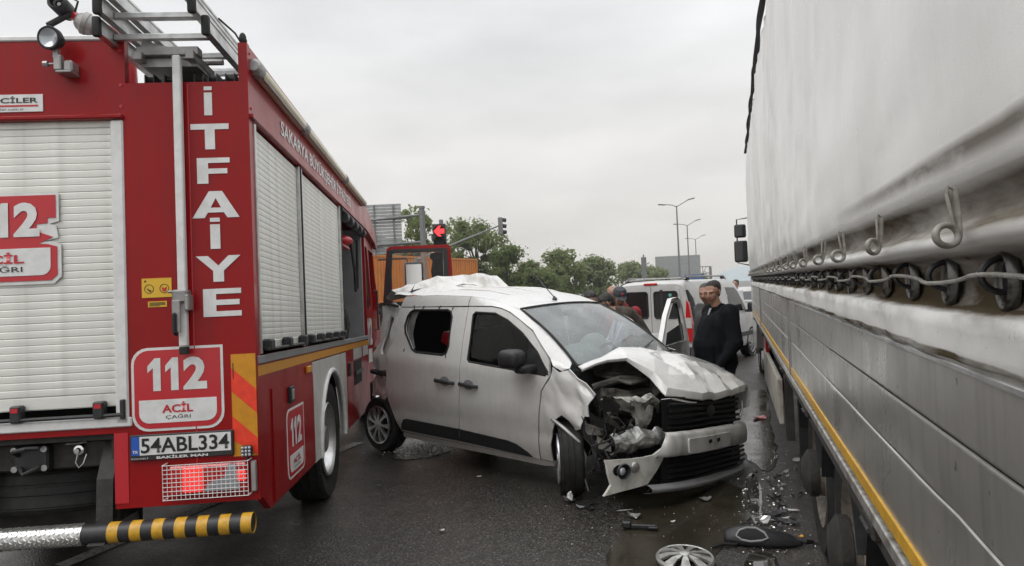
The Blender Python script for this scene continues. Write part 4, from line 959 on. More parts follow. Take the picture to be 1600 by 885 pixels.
def vys(x, z):
    y = .875
    if z < .5: y -= .06*((.5-z)/.3)**2
    if z > 1.05: y -= .20*((z-1.05)/.7)**1.3
    if x > 2.6: y -= .06*((x-2.6)/1.1)**2
    y += .010*math.exp(-((z-.70)/.12)**2) - .012/(1+math.exp(-(z-beltz(x))/.008))
    y -= .008*math.exp(-((z-.50)/.05)**2)
    return y
def rs(u, v, o): return Vector((u, -vys(u, v)+o, v))
def ls(u, v, o): return Vector((u, vys(u, v)-o, v))
qwin = [(.47, 1.54), (.50, 1.585), (.56, 1.61), (1.14, 1.605), (1.20, 1.585), (1.235, 1.53), (1.262, 1.24), (1.24, 1.175), (1.18, 1.15), (.73, 1.165), (.66, 1.19), (.49, 1.36), (.455, 1.44)]
fwin = [(1.555, 1.555), (1.58, 1.578), (1.87, 1.565), (2.06, 1.50), (2.28, 1.385), (2.50, 1.22), (2.645, 1.05), (2.62, 1.025), (1.60, 1.10), (1.575, 1.12)]
sd_out = [(.42, .285), (1.405, .275), (1.425, .45), (1.462, .8), (1.472, 1.1), (1.462, 1.4), (1.455, 1.632), (.305, 1.638), (.27, 1.4), (.25, 1.16), (.215, .95), (.20, .77), (.235, .62), (.30, .49), (.36, .37)]
fd_out = [(1.412, .275), (2.485, .268), (2.50, .5), (2.56, .89), (2.665, 1.02), (2.645, 1.16), (2.39, 1.40), (2.20, 1.505), (2.065, 1.567), (1.94, 1.607), (1.80, 1.628), (1.463, 1.634), (1.47, 1.4), (1.48, 1.1), (1.47, .8), (1.433, .45)]
sd = G().sheet(sd_out, rs, [qwin], .025, .06).ob('rear_side_door', 'van_white', van, smooth=40)
fd = G().sheet(fd_out, rs, [fwin], .025, .06).ob('front_door', 'van_white', van, smooth=40)
def inset(f, d): return lambda u, v, o: f(u, v, o+d)
def loop_tube(pts, f, d, r, n=6):
    g = G(); g.tube([f(u, v, d) for u, v in pts], r, n, closed=True); return g
loop_tube(qwin, rs, .003, .013).ob('window_rubber', 'black_rubber', sd)
loop_tube(fwin, rs, .004, .011).ob('window_rubber', 'black_rubber', fd)
G().sheet(fwin, inset(rs, .018), (), .004, .12).ob('window', 'side_glass', fd)
qg = [(.46, 1.45), (.5, 1.585), (.56, 1.61), (.62, 1.61), (.58, 1.5), (.58, 1.35), (.66, 1.2), (.62, 1.22), (.49, 1.36)]
G().sheet(qg, inset(rs, .03), (), .01, .1).ob('window_trim', 'alu_dull', sd)
g = G()                                               # torn tags of adhesive round the broken pane
for x, z, a in ((.56, 1.635, 80), (.72, 1.632, 40), (1.0, 1.632, 40), (1.22, 1.615, 60), (.52, 1.17, 60), (1.24, 1.14, 100)):
    c = rs(x, z, -.004); d = Vector((math.cos(rad(a))*.028, 0, math.sin(rad(a))*.028)); g.tube([c-d, c+d], .005, 5)
g.ob('adhesive_tag', 'black_rubber', sd)
for u0, u1, z0, par in ((1.085, 1.385, .888, sd), (1.465, 1.735, .875, fd)):
    g = G(); g.tube([rs(u0, z0+.008, .0), rs(u0+.03, z0+.006, -.03), rs(u1-.04, z0-.006, -.034), rs(u1, z0-.01, 0)], [.016, .019, .019, .015], 8); hd = g.ob('door_handle', 'black_plastic', par)
    mx_ = (u0+u1)/2; G().sheet([(mx_+.075*math.cos(k*.314), z0+.05*math.sin(k*.314)) for k in range(20)], inset(rs, -.002), (), .003).ob('handle_recess', 'grey_paint', hd)
G().sheet([(.43, .305), (1.402, .30), (1.42, .425), (.55, .438), (.50, .425), (.455, .37)], inset(rs, -.012), (), .014, .15).ob('side_moulding', 'black_plastic', sd)
G().sheet([(1.415, .30), (2.40, .275), (2.36, .31), (2.22, .375), (2.1, .395), (1.437, .425)], inset(rs, -.012), (), .014, .15).ob('side_moulding', 'black_plastic', fd)
G().sheet([(.42, .27), (2.50, .262), (2.62, .26), (2.62, .22), (2.5, .205), (.40, .215)], inset(rs, .012), (), .05, .15).ob('sill', 'van_white', van)
# door mirror
g = G(); g.sheet([(2.36, 1.06), (2.66, 1.03), (2.50, 1.22), (2.40, 1.27)], inset(rs, -.006), (), .02); g.box((2.36, -1.02, 1.175), (.22, .20, .17), .06, rot=Matrix.Rotation(.25, 3, 'Z'), seg=3); g.box((2.45, -.93, 1.08), (.14, .2, .07), .025, seg=2); g.ob('door_mirror', 'black_plastic', fd)
# roof rail above the doors and the A pillar
def zlow(x): return interp(x, [.2, 1.45, 1.80, 1.94, 2.07, 2.2, 2.40, 2.655, 2.7], [1.645, 1.641, 1.636, 1.615, 1.575, 1.513, 1.41, 1.172, 1.11])
def zup(x): return interp(x, [-.4, .3, .9, 1.45, 1.8, 2.1, 2.3, 2.6, 2.87], [1.75, 1.765, 1.765, 1.74, 1.69, 1.60, 1.495, 1.305, 1.10])
def yup(x): return interp(x, [-.4, .3, 1.45, 2.1, 2.5, 2.87], [.655, .66, .655, .625, .68, .745])
def pil(s_):
    def f(u, v, o):
        a, b = zlow(u), zup(u); t = min(1, max(0, (v-a)/max(.02, b-a)))
        y = lerp(vys(u, a), yup(u), t**1.5)
        return Vector((u, s_*(y-o), v))
    return f
rail_out = [(.30, 1.648), (.9, 1.646), (1.45, 1.644), (1.80, 1.639), (1.94, 1.618), (2.07, 1.579), (2.2, 1.517), (2.40, 1.414), (2.66, 1.174), (2.70, 1.11), (2.80, 1.07), (2.87, 1.095), (2.6, 1.30), (2.45, 1.402), (2.3, 1.49), (2.1, 1.597), (1.95, 1.645), (1.8, 1.688), (1.45, 1.738), (.9, 1.763), (.35, 1.763)]
for s_ in (-1, 1): G().sheet(rail_out, pil(s_), (), .02, .05).ob('roof_rail', 'van_white', van, smooth=50)
g = G(); g.tube([pil(-1)(1.452, z, .001) for z in (1.645, 1.69, 1.735)], .004, 5); g.ob('panel_joint', 'black_rubber', van)
# roof skin with the crumpled rear
def roofz(x, y):
    e = zup(x); c = e + interp(x, [0, .6, 1.4, 2.12], [.075, .075, .065, .035]); t = abs(y)/yup(x)
    z = c - (c-e)*t**2.4
    return z
def roof_pt(x, y):
    z = roofz(x, y)
    k = max(0, min(1, (.85-x)/.6))
    if k > 0:
        rid = k*k*(.055 + .02*y) * max(0, 1-((-.66-y)/.3 if y < -.66 else 0))
        z += rid * (.6 + .4*min(1, (y+.66)/.5))
        f = abs(noise.noise(Vector((x*3.1, y*3.3, 2)))) + .5*abs(noise.noise(Vector((x*7, y*6, 5))))
        z += k*(.030*f - .01); x += k*.02*noise.noise(Vector((x*4, y*4, 9)))
    return Vector((x, y, z))
g = G(); g.grid(lambda a, b: roof_pt(lerp(.12, 2.13, a), lerp(-1, 1, b)*yup(lerp(.12, 2.13, a))), 56, 34); g.ob('roof', 'van_white', van, smooth=22)
for y in (-.38, .38, 0):
    g = G(); g.tube([Vector((x, y, roofz(x, y)+.001)) for x in np.linspace(.95, 1.75, 9)], [.002]+[.012]*7+[.002], 6); g.ob('roof_swage', 'van_white', van)
# torn flap at the rear edge of the roof, standing up
fl = [[(.12, -.62, 1.80), (.05, -.64, 1.83), (-.06, -.66, 1.74)], [(.16, -.40, 1.90), (.02, -.40, 1.90), (-.12, -.46, 1.72)], [(.26, -.12, 1.985), (.10, -.1, 1.93), (-.06, -.18, 1.83)], [(.24, .2, 1.985), (.12, .22, 1.96), (-.02, .16, 1.84)],
      [(.30, .48, 2.0), (.14, .5, 1.95), (.02, .46, 1.86)], [(.36, .76, 1.985), (.24, .78, 1.95), (.12, .74, 1.86)], [(.38, .78, 1.88), (.28, .80, 1.86), (.16, .78, 1.80)]]
for r_ in fl[:-1]: r_.insert(0, (r_[0][0]+.17, r_[0][1]+.02, roofz(r_[0][0]+.17, max(-.6, min(.6, r_[0][1])))+.03+.02*math.sin(r_[0][1]*9)))
fl[-1].insert(0, (.46, .70, 1.80))
g = G(); Vv = [[g.bm.verts.new(p) for p in r_] for r_ in fl]
for i in range(len(fl)-1):
    for j in range(3): g.bm.faces.new((Vv[i][j], Vv[i+1][j], Vv[i+1][j+1], Vv[i][j+1]))
bmesh.ops.subdivide_edges(g.bm, edges=g.bm.edges[:], cuts=2, use_grid_fill=True)
for v in g.bm.verts: v.co += Vector((noise.noise(v.co*6), noise.noise(v.co*6+Vector((9, 0, 0))), noise.noise(v.co*7+Vector((0, 5, 0)))))*.034
g.ob('roof_flap', 'van_white_dirty', van, smooth=5)
g = G(); g.face([(.36, -.60, 1.79), (.26, -.55, 1.80), (.32, -.50, 1.90)]); g.ob('roof_tear', 'dark_void', van, smooth=0)
# crushed rear quarter
ql = [(.30, 1.63), (.12, 1.70), (-.10, 1.66), (-.08, 1.58), (-.02, 1.3), (-.10, 1.12), (-.12, .95), (.0, .93), (.21, .95), (.25, 1.16), (.28, 1.4)]
def qf(u, v, o):
    p = rs(u, v, o); k = max(0, .28-u); p.y += k*.12 + .03*noise.noise(Vector((u*8, v*5, 1))); p.x += .04*noise.noise(Vector((u*6, v*7, 4))); return p
G().sheet(ql, qf, [[(.22, 1.52), (.10, 1.55), (.06, 1.48), (.07, 1.3), (.06, 1.18), (.10, 1.12), (.18, 1.12), (.21, 1.3)]], .03, .05).ob('rear_quarter', 'van_white', van, smooth=25)
G().sheet([(.27, 1.62), (.0, 1.62), (-.05, 1.3), (-.05, 1.05), (.24, 1.05)], lambda u, v, o: qf(u, v, o+.07), [], .01, .06).ob('inner_panel', 'arch_grey', van, smooth=25)
g = G(); g.tube([(.29, -.74, 1.655), (.05, -.68, 1.685), (-.12, -.60, 1.66)], .018, 6); g.ob('gutter', 'black_rubber', van)
g = G(); g.box((.02, -.80, .90), (.34, .12, .05), .015, rot=Matrix.Rotation(.08, 3, 'Y')); g.ob('rear_lamp_stub', 'chassis', van)
def crumple(pts, f, amp, freq, seed):
    def h(u, v, o):
        p = f(u, v, o); return p + Vector((noise.noise(Vector((u*freq, v*freq, seed))), noise.noise(Vector((u*freq, v*freq, seed+7))), noise.noise(Vector((u*freq, v*freq, seed+13)))))*amp
    return h
G().sheet([(-.20, .62), (.10, .60), (.19, .66), (.20, .86), (-.05, .87), (-.22, .80)], crumple(0, lambda u, v, o: Vector((u, -.82+o-.1*u, v)), .035, 7, 3), [], .03, .04).ob('rear_bumper_corner', 'van_white_dirty', van, smooth=20)
g = G(); g.bb(-.05, .3, -.62, .7, .35, .95); g.bb(-.1, .05, -.60, .75, .95, 1.62); g.ob('crushed_tail', 'chassis', van, smooth=0)
# dark interior shell, floor, wheel houses
g = G(); g.bb(-.05, 2.6, -.78, .78, .24, .34); g.bb(1.30, 1.34, -.64, .64, .3, 1.68); g.bb(.1, 1.3, .60, .64, .3, 1.62); g.bb(.06, .10, -.64, .64, .3, 1.60); g.bb(.05, 1.30, -.74, -.72, .3, 1.14); g.bb(2.55, 2.85, -.78, .78, .3, .92)
g.ob('interior', 'dark_void', van, smooth=0)
g = G()
for i in range(15):
    g.cyl((.30+i*.065, .1, 1.15), (.30+i*.065, .1, 1.6), .004, n=5)
for j in range(7): g.cyl((.3, .1, 1.18+j*.065), (1.25, .1, 1.18+j*.065), .004, n=5)
g.ob('cargo_grille', 'grey_paint', van)
g = G(); g.box((.72, -.35, 1.26), (.2, .12, .14), .03, rot=Matrix.Rotation(.4, 3, 'Y'), seg=2); g.ob('red_load', 'red_bright', van)
M('seat_cloth', (.045, .046, .05), (.07, .07, .075), scale=40, rough=.9)
for y in (-.38, .38):
    g = G(); g.box((1.72, y, .72), (.55, .5, .2), .07, seg=3); g.box((1.50, y, 1.08), (.18, .48, .68), .07, rot=Matrix.Rotation(-.2, 3, 'Y'), seg=3); g.box((1.42, y, 1.50), (.1, .26, .17), .04, seg=2); g.ob('seat', 'seat_cloth', van)
g = G(); g.sheet([(2.3, .55), (2.86, .55), (2.9, 1.03), (2.60, 1.05), (2.38, .98), (2.32, .8)], lambda u, v, o: Vector((u, -.74+o*37, v)), (), .04); g.ob('dashboard', 'black_plastic', van)
g = G(); ax = Vector((-.85, 0, .5)).normalized(); cw = Vector((2.28, .38, 1.03)); u_ = Vector((0, 1, 0)); v_ = ax.cross(u_)
g.tube([cw+(u_*math.cos(k*.2618)+v_*math.sin(k*.2618))*.185 for k in range(24)], .016, 8, closed=True); g.tube([cw, cw-ax*.25], .03); g.sphere(cw, (.06, .07, .06)); g.ob('steering_wheel', 'black_plastic', van)
M('airbag', (.60, .72, .70), (.5, .62, .6), scale=6, rough=.7, bump=.3, bscale=9)
g = G(); g.sphere((2.40, -.12, 1.10), (.17, .26, .15), 20, 14); g.sphere((2.18, .36, 1.10), (.12, .22, .2), 20, 14)
for v in g.bm.verts: v.co += v.normal*.02*noise.noise(v.co*7) if v.normal.length else Vector()
g.ob('airbag', 'airbag', van, smooth=180)
# windscreen
def ws(a, b):
    y = lerp(-1, 1, b); t = abs(y)
    top = Vector((2.165-.065*t**2, y*.615, 1.628-.03*t**2)); bot = Vector((3.0-.125*t**2, y*.735, 1.085+.012*t**2))
    p = top.lerp(bot, a); p.x += .03*math.sin(math.pi*a); p.z += .025*math.sin(math.pi*a); return p
g = G(); g.grid(ws, 12, 14); g.ob('windscreen', 'windscreen_glass', van, smooth=180)
g = G(); g.tube([ws(a/10, 0)+Vector((0, .004, .002)) for a in range(11)], .012, 6); g.tube([ws(a/10, 1)+Vector((0, -.004, .002)) for a in range(11)], .012, 6); g.tube([ws(0, b/10)+Vector((.004, 0, .002)) for b in range(11)], .012, 6); g.tube([ws(1, b/10)+Vector((.004, 0, .004)) for b in range(11)], .02, 6); g.ob('windscreen_seal', 'black_rubber', van)
g = G(); g.tube([ws(.97, .30)+Vector((.03, 0, .03)), ws(.90, .62)+Vector((.02, 0, .03)), ws(.82, .86)+Vector((.02, 0, .025))], .007, 5); g.ob('wiper', 'black_plastic', van)
g = G(); g.box(ws(.10, .5)+Vector((-.06, 0, -.05)), (.05, .2, .06), .015); g.ob('rear_view_mirror', 'black_plastic', van)
g = G(); p0 = Vector((2.02, -.02, roofz(2.02, 0)+.0)); g.lathe([(.028, 0), (.024, .015), (.008, .04), (0, .045)], p0, (-.3, 0, 1), 12); g.tube([p0+Vector((-.01, 0, .03)), p0+Vector((-.30, 0, .30))], [.006, .003], 6); g.ob('aerial', 'black_plastic', van)
# ---- smashed nose
def fend(u, v, o):
    p = rs(u, v, o); k = max(0, (u-2.58))/.5
    n1 = noise.noise(Vector((u*4.6+v*2.5, v*3.6, 3.1))); n2 = noise.noise(Vector((u*12, v*11, 8.2)))
    p.y -= k*(.17*abs(n1) + .012*n2) - k*k*.03; p.x += k*.05*n1; p.z += k*.01*n2
    return p
fo = [(2.50, .27), (2.515, .5), (2.575, .885), (2.68, 1.01), (2.70, 1.10), (2.79, 1.06), (2.88, 1.09), (2.97, 1.02), (3.06, .99), (3.14, .89), (3.10, .80), (3.12, .72), (3.02, .70), (2.99, .60), (2.93, .58), (2.88, .66), (2.80, .70), (2.735, .66), (2.68, .55), (2.645, .42), (2.635, .27)]
G().sheet(fo, fend, (), .012, .026).ob('front_fender', 'van_white', van, smooth=20)
G().sheet([(2.62, .70), (2.70, .76), (3.0, .70), (3.14, .50), (3.18, .28), (3.12, .28), (3.08, .48), (2.96, .64)], crumple(0, lambda u, v, o: Vector((u, -.86+o*3, v)), .03, 9, 6), [], .012, .04).ob('wheel_arch_liner', 'black_plastic', van, smooth=25)
g = G(); g.tube([(2.70, -.90, .66), (2.86, -.93, .60), (2.99, -.90, .50), (3.04, -.88, .38), (3.03, -.90, .22), (3.07, -.9, .1)], [.016, .018, .016, .012, .008, .006], 6); g.ob('torn_trim', 'alu_dull', van)
# hood: control rows from the windscreen to the nose, right to left
HR = [[(2.93, -.79, 1.10), (2.98, -.54, 1.155), (3.03, -.33, 1.225), (3.05, -.05, 1.20), (3.05, .20, 1.15), (3.05, .32, 1.135), (3.0, .52, 1.10), (2.93, .74, 1.07)],
      [(2.945, -.795, 1.098), (3.01, -.55, 1.155), (3.09, -.37, 1.215), (3.18, -.12, 1.165), (3.20, .06, 1.115), (3.20, .25, 1.118), (3.20, .50, 1.075), (3.14, .78, 1.02)],
      [(2.955, -.80, 1.095), (3.04, -.56, 1.15), (3.14, -.41, 1.195), (3.29, -.20, 1.125), (3.36, -.08, 1.055), (3.40, .12, 1.060), (3.38, .50, 1.015), (3.34, .82, .95)],
      [(2.965, -.80, 1.09), (3.06, -.565, 1.148), (3.18, -.44, 1.175), (3.37, -.30, 1.075), (3.46, -.24, .995), (3.55, .02, .965), (3.54, .45, .915), (3.50, .84, .87)],
      [(2.97, -.80, 1.085), (3.07, -.57, 1.143), (3.20, -.455, 1.155), (3.41, -.37, 1.03), (3.53, -.37, .91), (3.67, -.06, .83), (3.68, .40, .80), (3.62, .84, .79)],
      [(2.965, -.795, 1.075), (3.065, -.565, 1.13), (3.185, -.45, 1.135), (3.38, -.39, .985), (3.53, -.41, .85), (3.665, -.06, .775), (3.675, .40, .745), (3.615, .83, .735)]]
def grid_mesh(rows, cuts=3, amp=.0, freq=6, seed=0, sm=1):
    g = G(); A = np.array(rows); nr, nc = A.shape[:2]
    def cat(P, t):
        i = min(int(t), len(P)-2); f = t-i; p0, p1, p2, p3 = P[max(i-1, 0)], P[i], P[i+1], P[min(i+2, len(P)-1)]
        f2 = f if not sm else f
        c = .5*((2*p1)+(p2-p0)*f+(2*p0-5*p1+4*p2-p3)*f*f+(3*p1-p0-3*p2+p3)*f**3)
        l = p1+(p2-p1)*f
        return c*sm+l*(1-sm)
    def fn(a, b):
        R_ = np.array([cat(A[r_], b*(nc-1)) for r_ in range(nr)]); p = Vector(cat(R_, a*(nr-1)))
        if amp: p += Vector((0, 0, amp*(noise.noise(p*freq+Vector((seed, 0, 0))) + .5*abs(noise.noise(p*freq*2.3)))))
        return p
    g.grid(fn, (nr-1)*cuts, (nc-1)*cuts); return g
def dent_hood(g):
    for v in g.bm.verts:
        for (x, y, sx, sy, d) in ((3.62, .18, .10, .07, -.045), (3.60, .36, .12, .05, .02), (3.63, .50, .09, .07, -.045), (3.5, .3, .2, .03, .012), (3.45, -.02, .2, .05, -.02), (3.55, .02, .15, .02, .012)):
            e = math.exp(-((v.co.x-x)/sx)**2-((v.co.y-y)/sy)**2)
            v.co.x += d*e*.8; v.co.z += d*e*.6
g = grid_mesh(HR, 6, .010, 5, 3, .08); dent_hood(g); hood = g.ob('hood', 'van_white', van, smooth=11)
sm_ = hood.modifiers.new('thickness', 'SOLIDIFY'); sm_.thickness = .012; sm_.offset = 1
grid_mesh([[(2.99, -.66, 1.10), (3.05, -.50, 1.14), (3.14, -.40, 1.13), (3.30, -.30, 1.02), (3.44, -.24, .93)], [(2.96, -.62, 1.05), (3.02, -.45, 1.09), (3.12, -.34, 1.06), (3.28, -.27, .95), (3.42, -.30, .87)], [(2.93, -.58, 1.0), (3.0, -.4, 1.02), (3.10, -.28, .98), (3.24, -.24, .89), (3.40, -.36, .83)]], 4, .02, 9, 4, .3).ob('hood_lining', 'engine_dirt', van, smooth=15)
# left front wing beside the hood
g = grid_mesh([[(2.6, .865, 1.02), (2.95, .80, 1.06), (3.16, .80, 1.01), (3.36, .84, .94), (3.52, .86, .86), (3.64, .85, .78)], [(2.6, .885, .8), (2.95, .88, .85), (3.16, .885, .82), (3.36, .885, .78), (3.54, .885, .72), (3.66, .86, .68)], [(2.6, .87, .3), (2.62, .88, .55), (2.75, .885, .66), (3.0, .885, .66), (3.3, .885, .5), (3.64, .85, .58)]], 4); g.ob('left_wing', 'van_white', van, smooth=40)
# grille, bumper bar, lower grille and lip: the nose droops towards its left
def droop(y): return -.15*(y+.55)/1.35 - .01
def front(y, z, x=None):
    bow = -.10*(abs(y)/.85)**3
    return Vector(((3.66 if x is None else x)+bow-.02*math.sin(y*4), y, max(.03+.12*z, z+droop(y))))
M('grille_black', (.007, .007, .008), rough=.5, spec=.3)
GY = np.linspace(-.52, .80, 12)
g = G(); g.grid(lambda a, b: front(lerp(-.56, .82, a), lerp(.60, .87, b), 3.60), 14, 2); gr = g.ob('grille', 'dark_void', van)
for k, z in enumerate((.63, .675, .72, .765, .81)):
    g = G(); g.tube([front(y, z+.006*math.sin(y*5+k), 3.635+.01*math.sin(y*3+k)) for y in GY], .012, 6); g.ob('grille_bar', 'grille_black', gr)
g = G(); g.tube([front(y, .845+(.02*math.sin(y*9)), 3.655) for y in np.linspace(-.62, -.15, 6)], .007, 6); g.tube([front(.78, .80, 3.68), front(.765, .72, 3.68), front(.72, .66, 3.67)], .010, 6); g.ob('chrome_strip', 'chrome', gr)
g = G(); g.sphere(front(.12, .745, 3.655), (.012, .07, .05), 12, 8); g.ob('emblem', 'black_plastic', gr)
bar = [[tuple(front(y, z, x)) for y in (-.66, -.60, -.45, -.1, .3, .6, .80)] for z, x in ((.60, 3.66), (.585, 3.70), (.50, 3.715), (.415, 3.70), (.40, 3.65))]
bar[0][0] = tuple(front(-.56, .60, 3.62)); bar[1][0] = tuple(front(-.60, .57, 3.66)); bar[2][0] = tuple(front(-.66, .50, 3.68)); bar[3][0] = tuple(front(-.70, .42, 3.67)); bar[4][0] = tuple(front(-.69, .40, 3.63))
bu = grid_mesh(bar, 4, .006, 8, 2, .8).ob('bumper_bar', 'van_white_dirty', van, smooth=40)
G().sheet(rrect(-.40, .425, .36, .545, .012), lambda u, v, o: front(u, v, 3.722)-Vector((o, 0, 0)), (), .012, .1).ob('plate_recess', 'van_white_dirty', bu, smooth=30)
for y in (-.06, .10): G().box(front(y, .50, 3.727), (.006, .045, .028)).ob('plate_slot', 'dark_void', bu)
g = G(); g.grid(lambda a, b: front(lerp(-.62, .84, a), lerp(.17, .40, b), 3.62), 12, 2); lg = g.ob('lower_grille', 'dark_void', van)
for k, z in enumerate((.20, .245, .29, .335, .375)):
    g = G(); g.tube([front(y, z, 3.665-.02*(z < .22)) for y in np.linspace(-.60, .82, 12)], .011, 6); g.ob('grille_bar', 'grille_black', lg)
g = G(); g.box(front(.55, .335, 3.66), (.03, .14, .05), .01); g.ob('sensor', 'black_plastic', lg)
lip = [[tuple(front(y, z, x)) for y in (-.80, -.6, -.2, .2, .6, .86)] for z, x in ((.195, 3.66), (.17, 3.71), (.135, 3.70), (.12, 3.62))]
grid_mesh(lip, 4, .004, 6, 5, .9).ob('front_lip', 'grey_paint', van, smooth=40)
M('corner_white', (.60, .585, .54), (.36, .32, .25), scale=12, rough=.35, lo=.5, hi=.8)
cr = G().sheet([(-1.10, .45), (-.80, .425), (-.70, .43), (-.585, .47), (-.575, .43), (-.62, .36), (-.78, .215), (-1.12, .175), (-1.10, .20), (-1.06, .25), (-1.09, .34)], crumple(0, lambda u, v, o: Vector((3.55+.18*(u+.95)-o-.35*max(0, -u-.8)**1.0, u, v)), .012, 6, 4), [[(-1.0+.055*math.cos(k*.449), .355+.05*math.sin(k*.449)) for k in range(14)]], .02, .035).ob('bumper_corner', 'corner_white', van, smooth=30)
fc = Vector((3.50, -1.0, .355)); g = G(); g.lathe([(.062, .02), (.055, .03), (.045, .01), (.03, -.02), (0, -.03)], fc, (.9, -.4, 0), 18); fg = g.ob('fog_lamp', 'black_plastic', cr)
g = G(); g.sphere(fc+Vector((.0, -.01, 0)), (.03, .034, .036), 12, 8); g.ob('fog_bulb', 'clear_lens', fg)
g = G(); g.sphere((3.53, -.88, .365), (.03, .05, .045), 14, 10); g.ob('fog_housing', 'lamp_broken', cr)
# broken headlamp hanging in the gap
hl = grid_mesh([[(3.38, -.98, .60), (3.42, -.86, .625), (3.46, -.72, .63), (3.50, -.58, .61), (3.52, -.46, .60)], [(3.44, -1.0, .54), (3.50, -.88, .55), (3.54, -.74, .555), (3.57, -.6, .54), (3.56, -.46, .53)], [(3.40, -.97, .47), (3.46, -.86, .465), (3.50, -.72, .47), (3.54, -.58, .48), (3.52, -.46, .47)], [(3.34, -.95, .46), (3.38, -.84, .45), (3.42, -.72, .455), (3.46, -.58, .465), (3.46, -.46, .46)]], 4, .035, 13, 3)
hl.ob('headlamp', 'lamp_broken', van, smooth=10)
# engine bay: inner panels, slam panel, bracket, boxes, pipes
g = G(); g.bb(2.84, 2.90, -.74, .74, .45, 1.06); g.bb(2.9, 3.5, .70, .74, .35, .85); g.bb(2.9, 3.35, -.55, .6, .28, .72); g.ob('engine_bay', 'dark_void', van, smooth=0)
M('torn_metal', (.50, .485, .44), (.10, .09, .08), scale=9, rough=.45, metal=.3, bump=.3, bscale=20)
g = G(); g.box((3.12, -.45, .78), (.34, .36, .22), .04); g.box((3.22, -.10, .74), (.3, .4, .2), .04); g.tube([(3.0, -.7, .92), (3.15, -.5, .98), (3.3, -.2, .93), (3.35, .1, .88)], .035); g.box((3.1, -.3, .98), (.4, .5, .03), .01, rot=Matrix.Rotation(.15, 3, 'Y')); g.ob('engine_cover', 'engine_dirt', van)
grid_mesh([[(3.20, -.86, .86), (3.28, -.72, .885), (3.36, -.58, .86), (3.44, -.44, .85)], [(3.26, -.88, .83), (3.36, -.73, .84), (3.43, -.58, .83), (3.50, -.44, .82)], [(3.24, -.86, .79), (3.34, -.72, .77), (3.40, -.58, .79), (3.46, -.44, .78)]], 4, .045, 11, 6).ob('slam_panel', 'torn_metal', van, smooth=8)
G().sheet([(-.70, .82), (-.56, .82), (-.55, .70), (-.50, .78), (-.46, .76), (-.52, .64), (-.56, .58), (-.66, .60), (-.68, .70)], crumple(0, lambda u, v, o: Vector((3.40+.25*(u+.7)-o, u, v)), .02, 10, 9), [], .015, .03).ob('lamp_bracket', 'torn_metal', van, smooth=25)
rr = random.Random(5)
for i in range(26):                                    # crumpled inner wing strips between fender and lamp
    a = Vector((3.02+rr.random()*.28, -.92+rr.random()*(.1 if i < 10 else .36), .88-(i % 13)*.036)); b = a+Vector((rr.uniform(.1, .22), rr.uniform(-.02, .14), rr.uniform(-.12, .04))); w = Vector((rr.uniform(-.02, .02), rr.uniform(-.02, .02), .05+rr.random()*.05))
    m_ = (a+b)/2+Vector((rr.uniform(-.04, .04), -.04, rr.uniform(-.03, .03)))
    g = G(); g.face([a, m_, m_+w, a+w]); g.face([m_, b, b+w*.6, m_+w]); bmesh.ops.solidify(g.bm, geom=g.bm.faces[:], thickness=.008); g.ob('inner_wing_piece', ('torn_metal', 'engine_dirt', 'black_plastic')[i % 3], van, smooth=0)
for i in range(34):
    a = Vector((3.15+rr.random()*.3, -.92+rr.random()*.5, .35+rr.random()*.45)); p = [a]
    for _ in range(5): p.append(p[-1]+Vector((rr.uniform(-.08, .08), rr.uniform(-.1, .1), rr.uniform(-.12, .05))))
    p = [Vector((q.x, q.y, max(q.z, .05))) for q in p]
    g = G(); g.tube(p, rr.uniform(.005, .014), 6); g.ob('loose_cable', 'black_rubber', van)
for i in range(20):
    g = G(); g.box((3.1+rr.random()*.36, -.90+rr.random()*.44, .30+rr.random()*.58), (rr.uniform(.03, .12), rr.uniform(.03, .12), rr.uniform(.02, .09)), .015, rot=Matrix.Rotation(rr.random()*3, 3, 'X') @ Matrix.Rotation(rr.random()*3, 3, 'Z')); g.ob('engine_part', ('engine_dirt', 'black_plastic', 'torn_metal')[i % 3] if i % 4 else 'engine_dirt', van)
# ---- left side, door opening and the swung driver door
G().sheet([(.1, .285), (1.45, .275), (1.46, 1.63), (.1, 1.63)], ls, [], .02, .12).ob('left_body_side', 'van_white', van, smooth=40)
G().sheet([(.1, .27), (2.6, .262), (2.6, .21), (.1, .215)], inset(ls, .01), (), .05, .2).ob('left_sill', 'van_white', van)
DD = Vector((-.27, .96, 0)).normalized(); DN = Vector((DD.y, -DD.x, 0)); DO = Vector((2.63, .885, 0))
def dfn(u, v, o): return DO + DD*u + DN*(o-.02-.12*max(0, v-1.05)) + Vector((0, 0, v))
ddo = [(.12, .30), (1.12, .30), (1.16, 1.08), (1.12, 1.50), (1.06, 1.58), (.95, 1.61), (.72, 1.60), (.42, 1.42), (.10, 1.14), (.02, 1.02), (.04, .7)]
ddw = [(.20, 1.10), (1.07, 1.10), (1.05, 1.48), (1.0, 1.54), (.93, 1.55), (.74, 1.545), (.47, 1.38)]
dd = G().sheet(ddo, dfn, [ddw], .05, .1).ob('open_driver_door', 'van_white', van, smooth=35)
loop_tube(ddw, dfn, .0, .016).ob('window_rubber', 'black_rubber', dd)
G().sheet([(.14, .34), (1.08, .34), (1.11, 1.06), (.12, 1.04)], lambda u, v, o: dfn(u, v, o-.016), (), .015).ob('door_trim', 'grey_paint', dd)
G().sheet([(.22, 1.11), (1.06, 1.11), (1.055, 1.30), (.7, 1.26), (.33, 1.22)], lambda u, v, o: dfn(u, v, o+.02), (), .004).ob('lowered_window', 'glass_tint', dd)
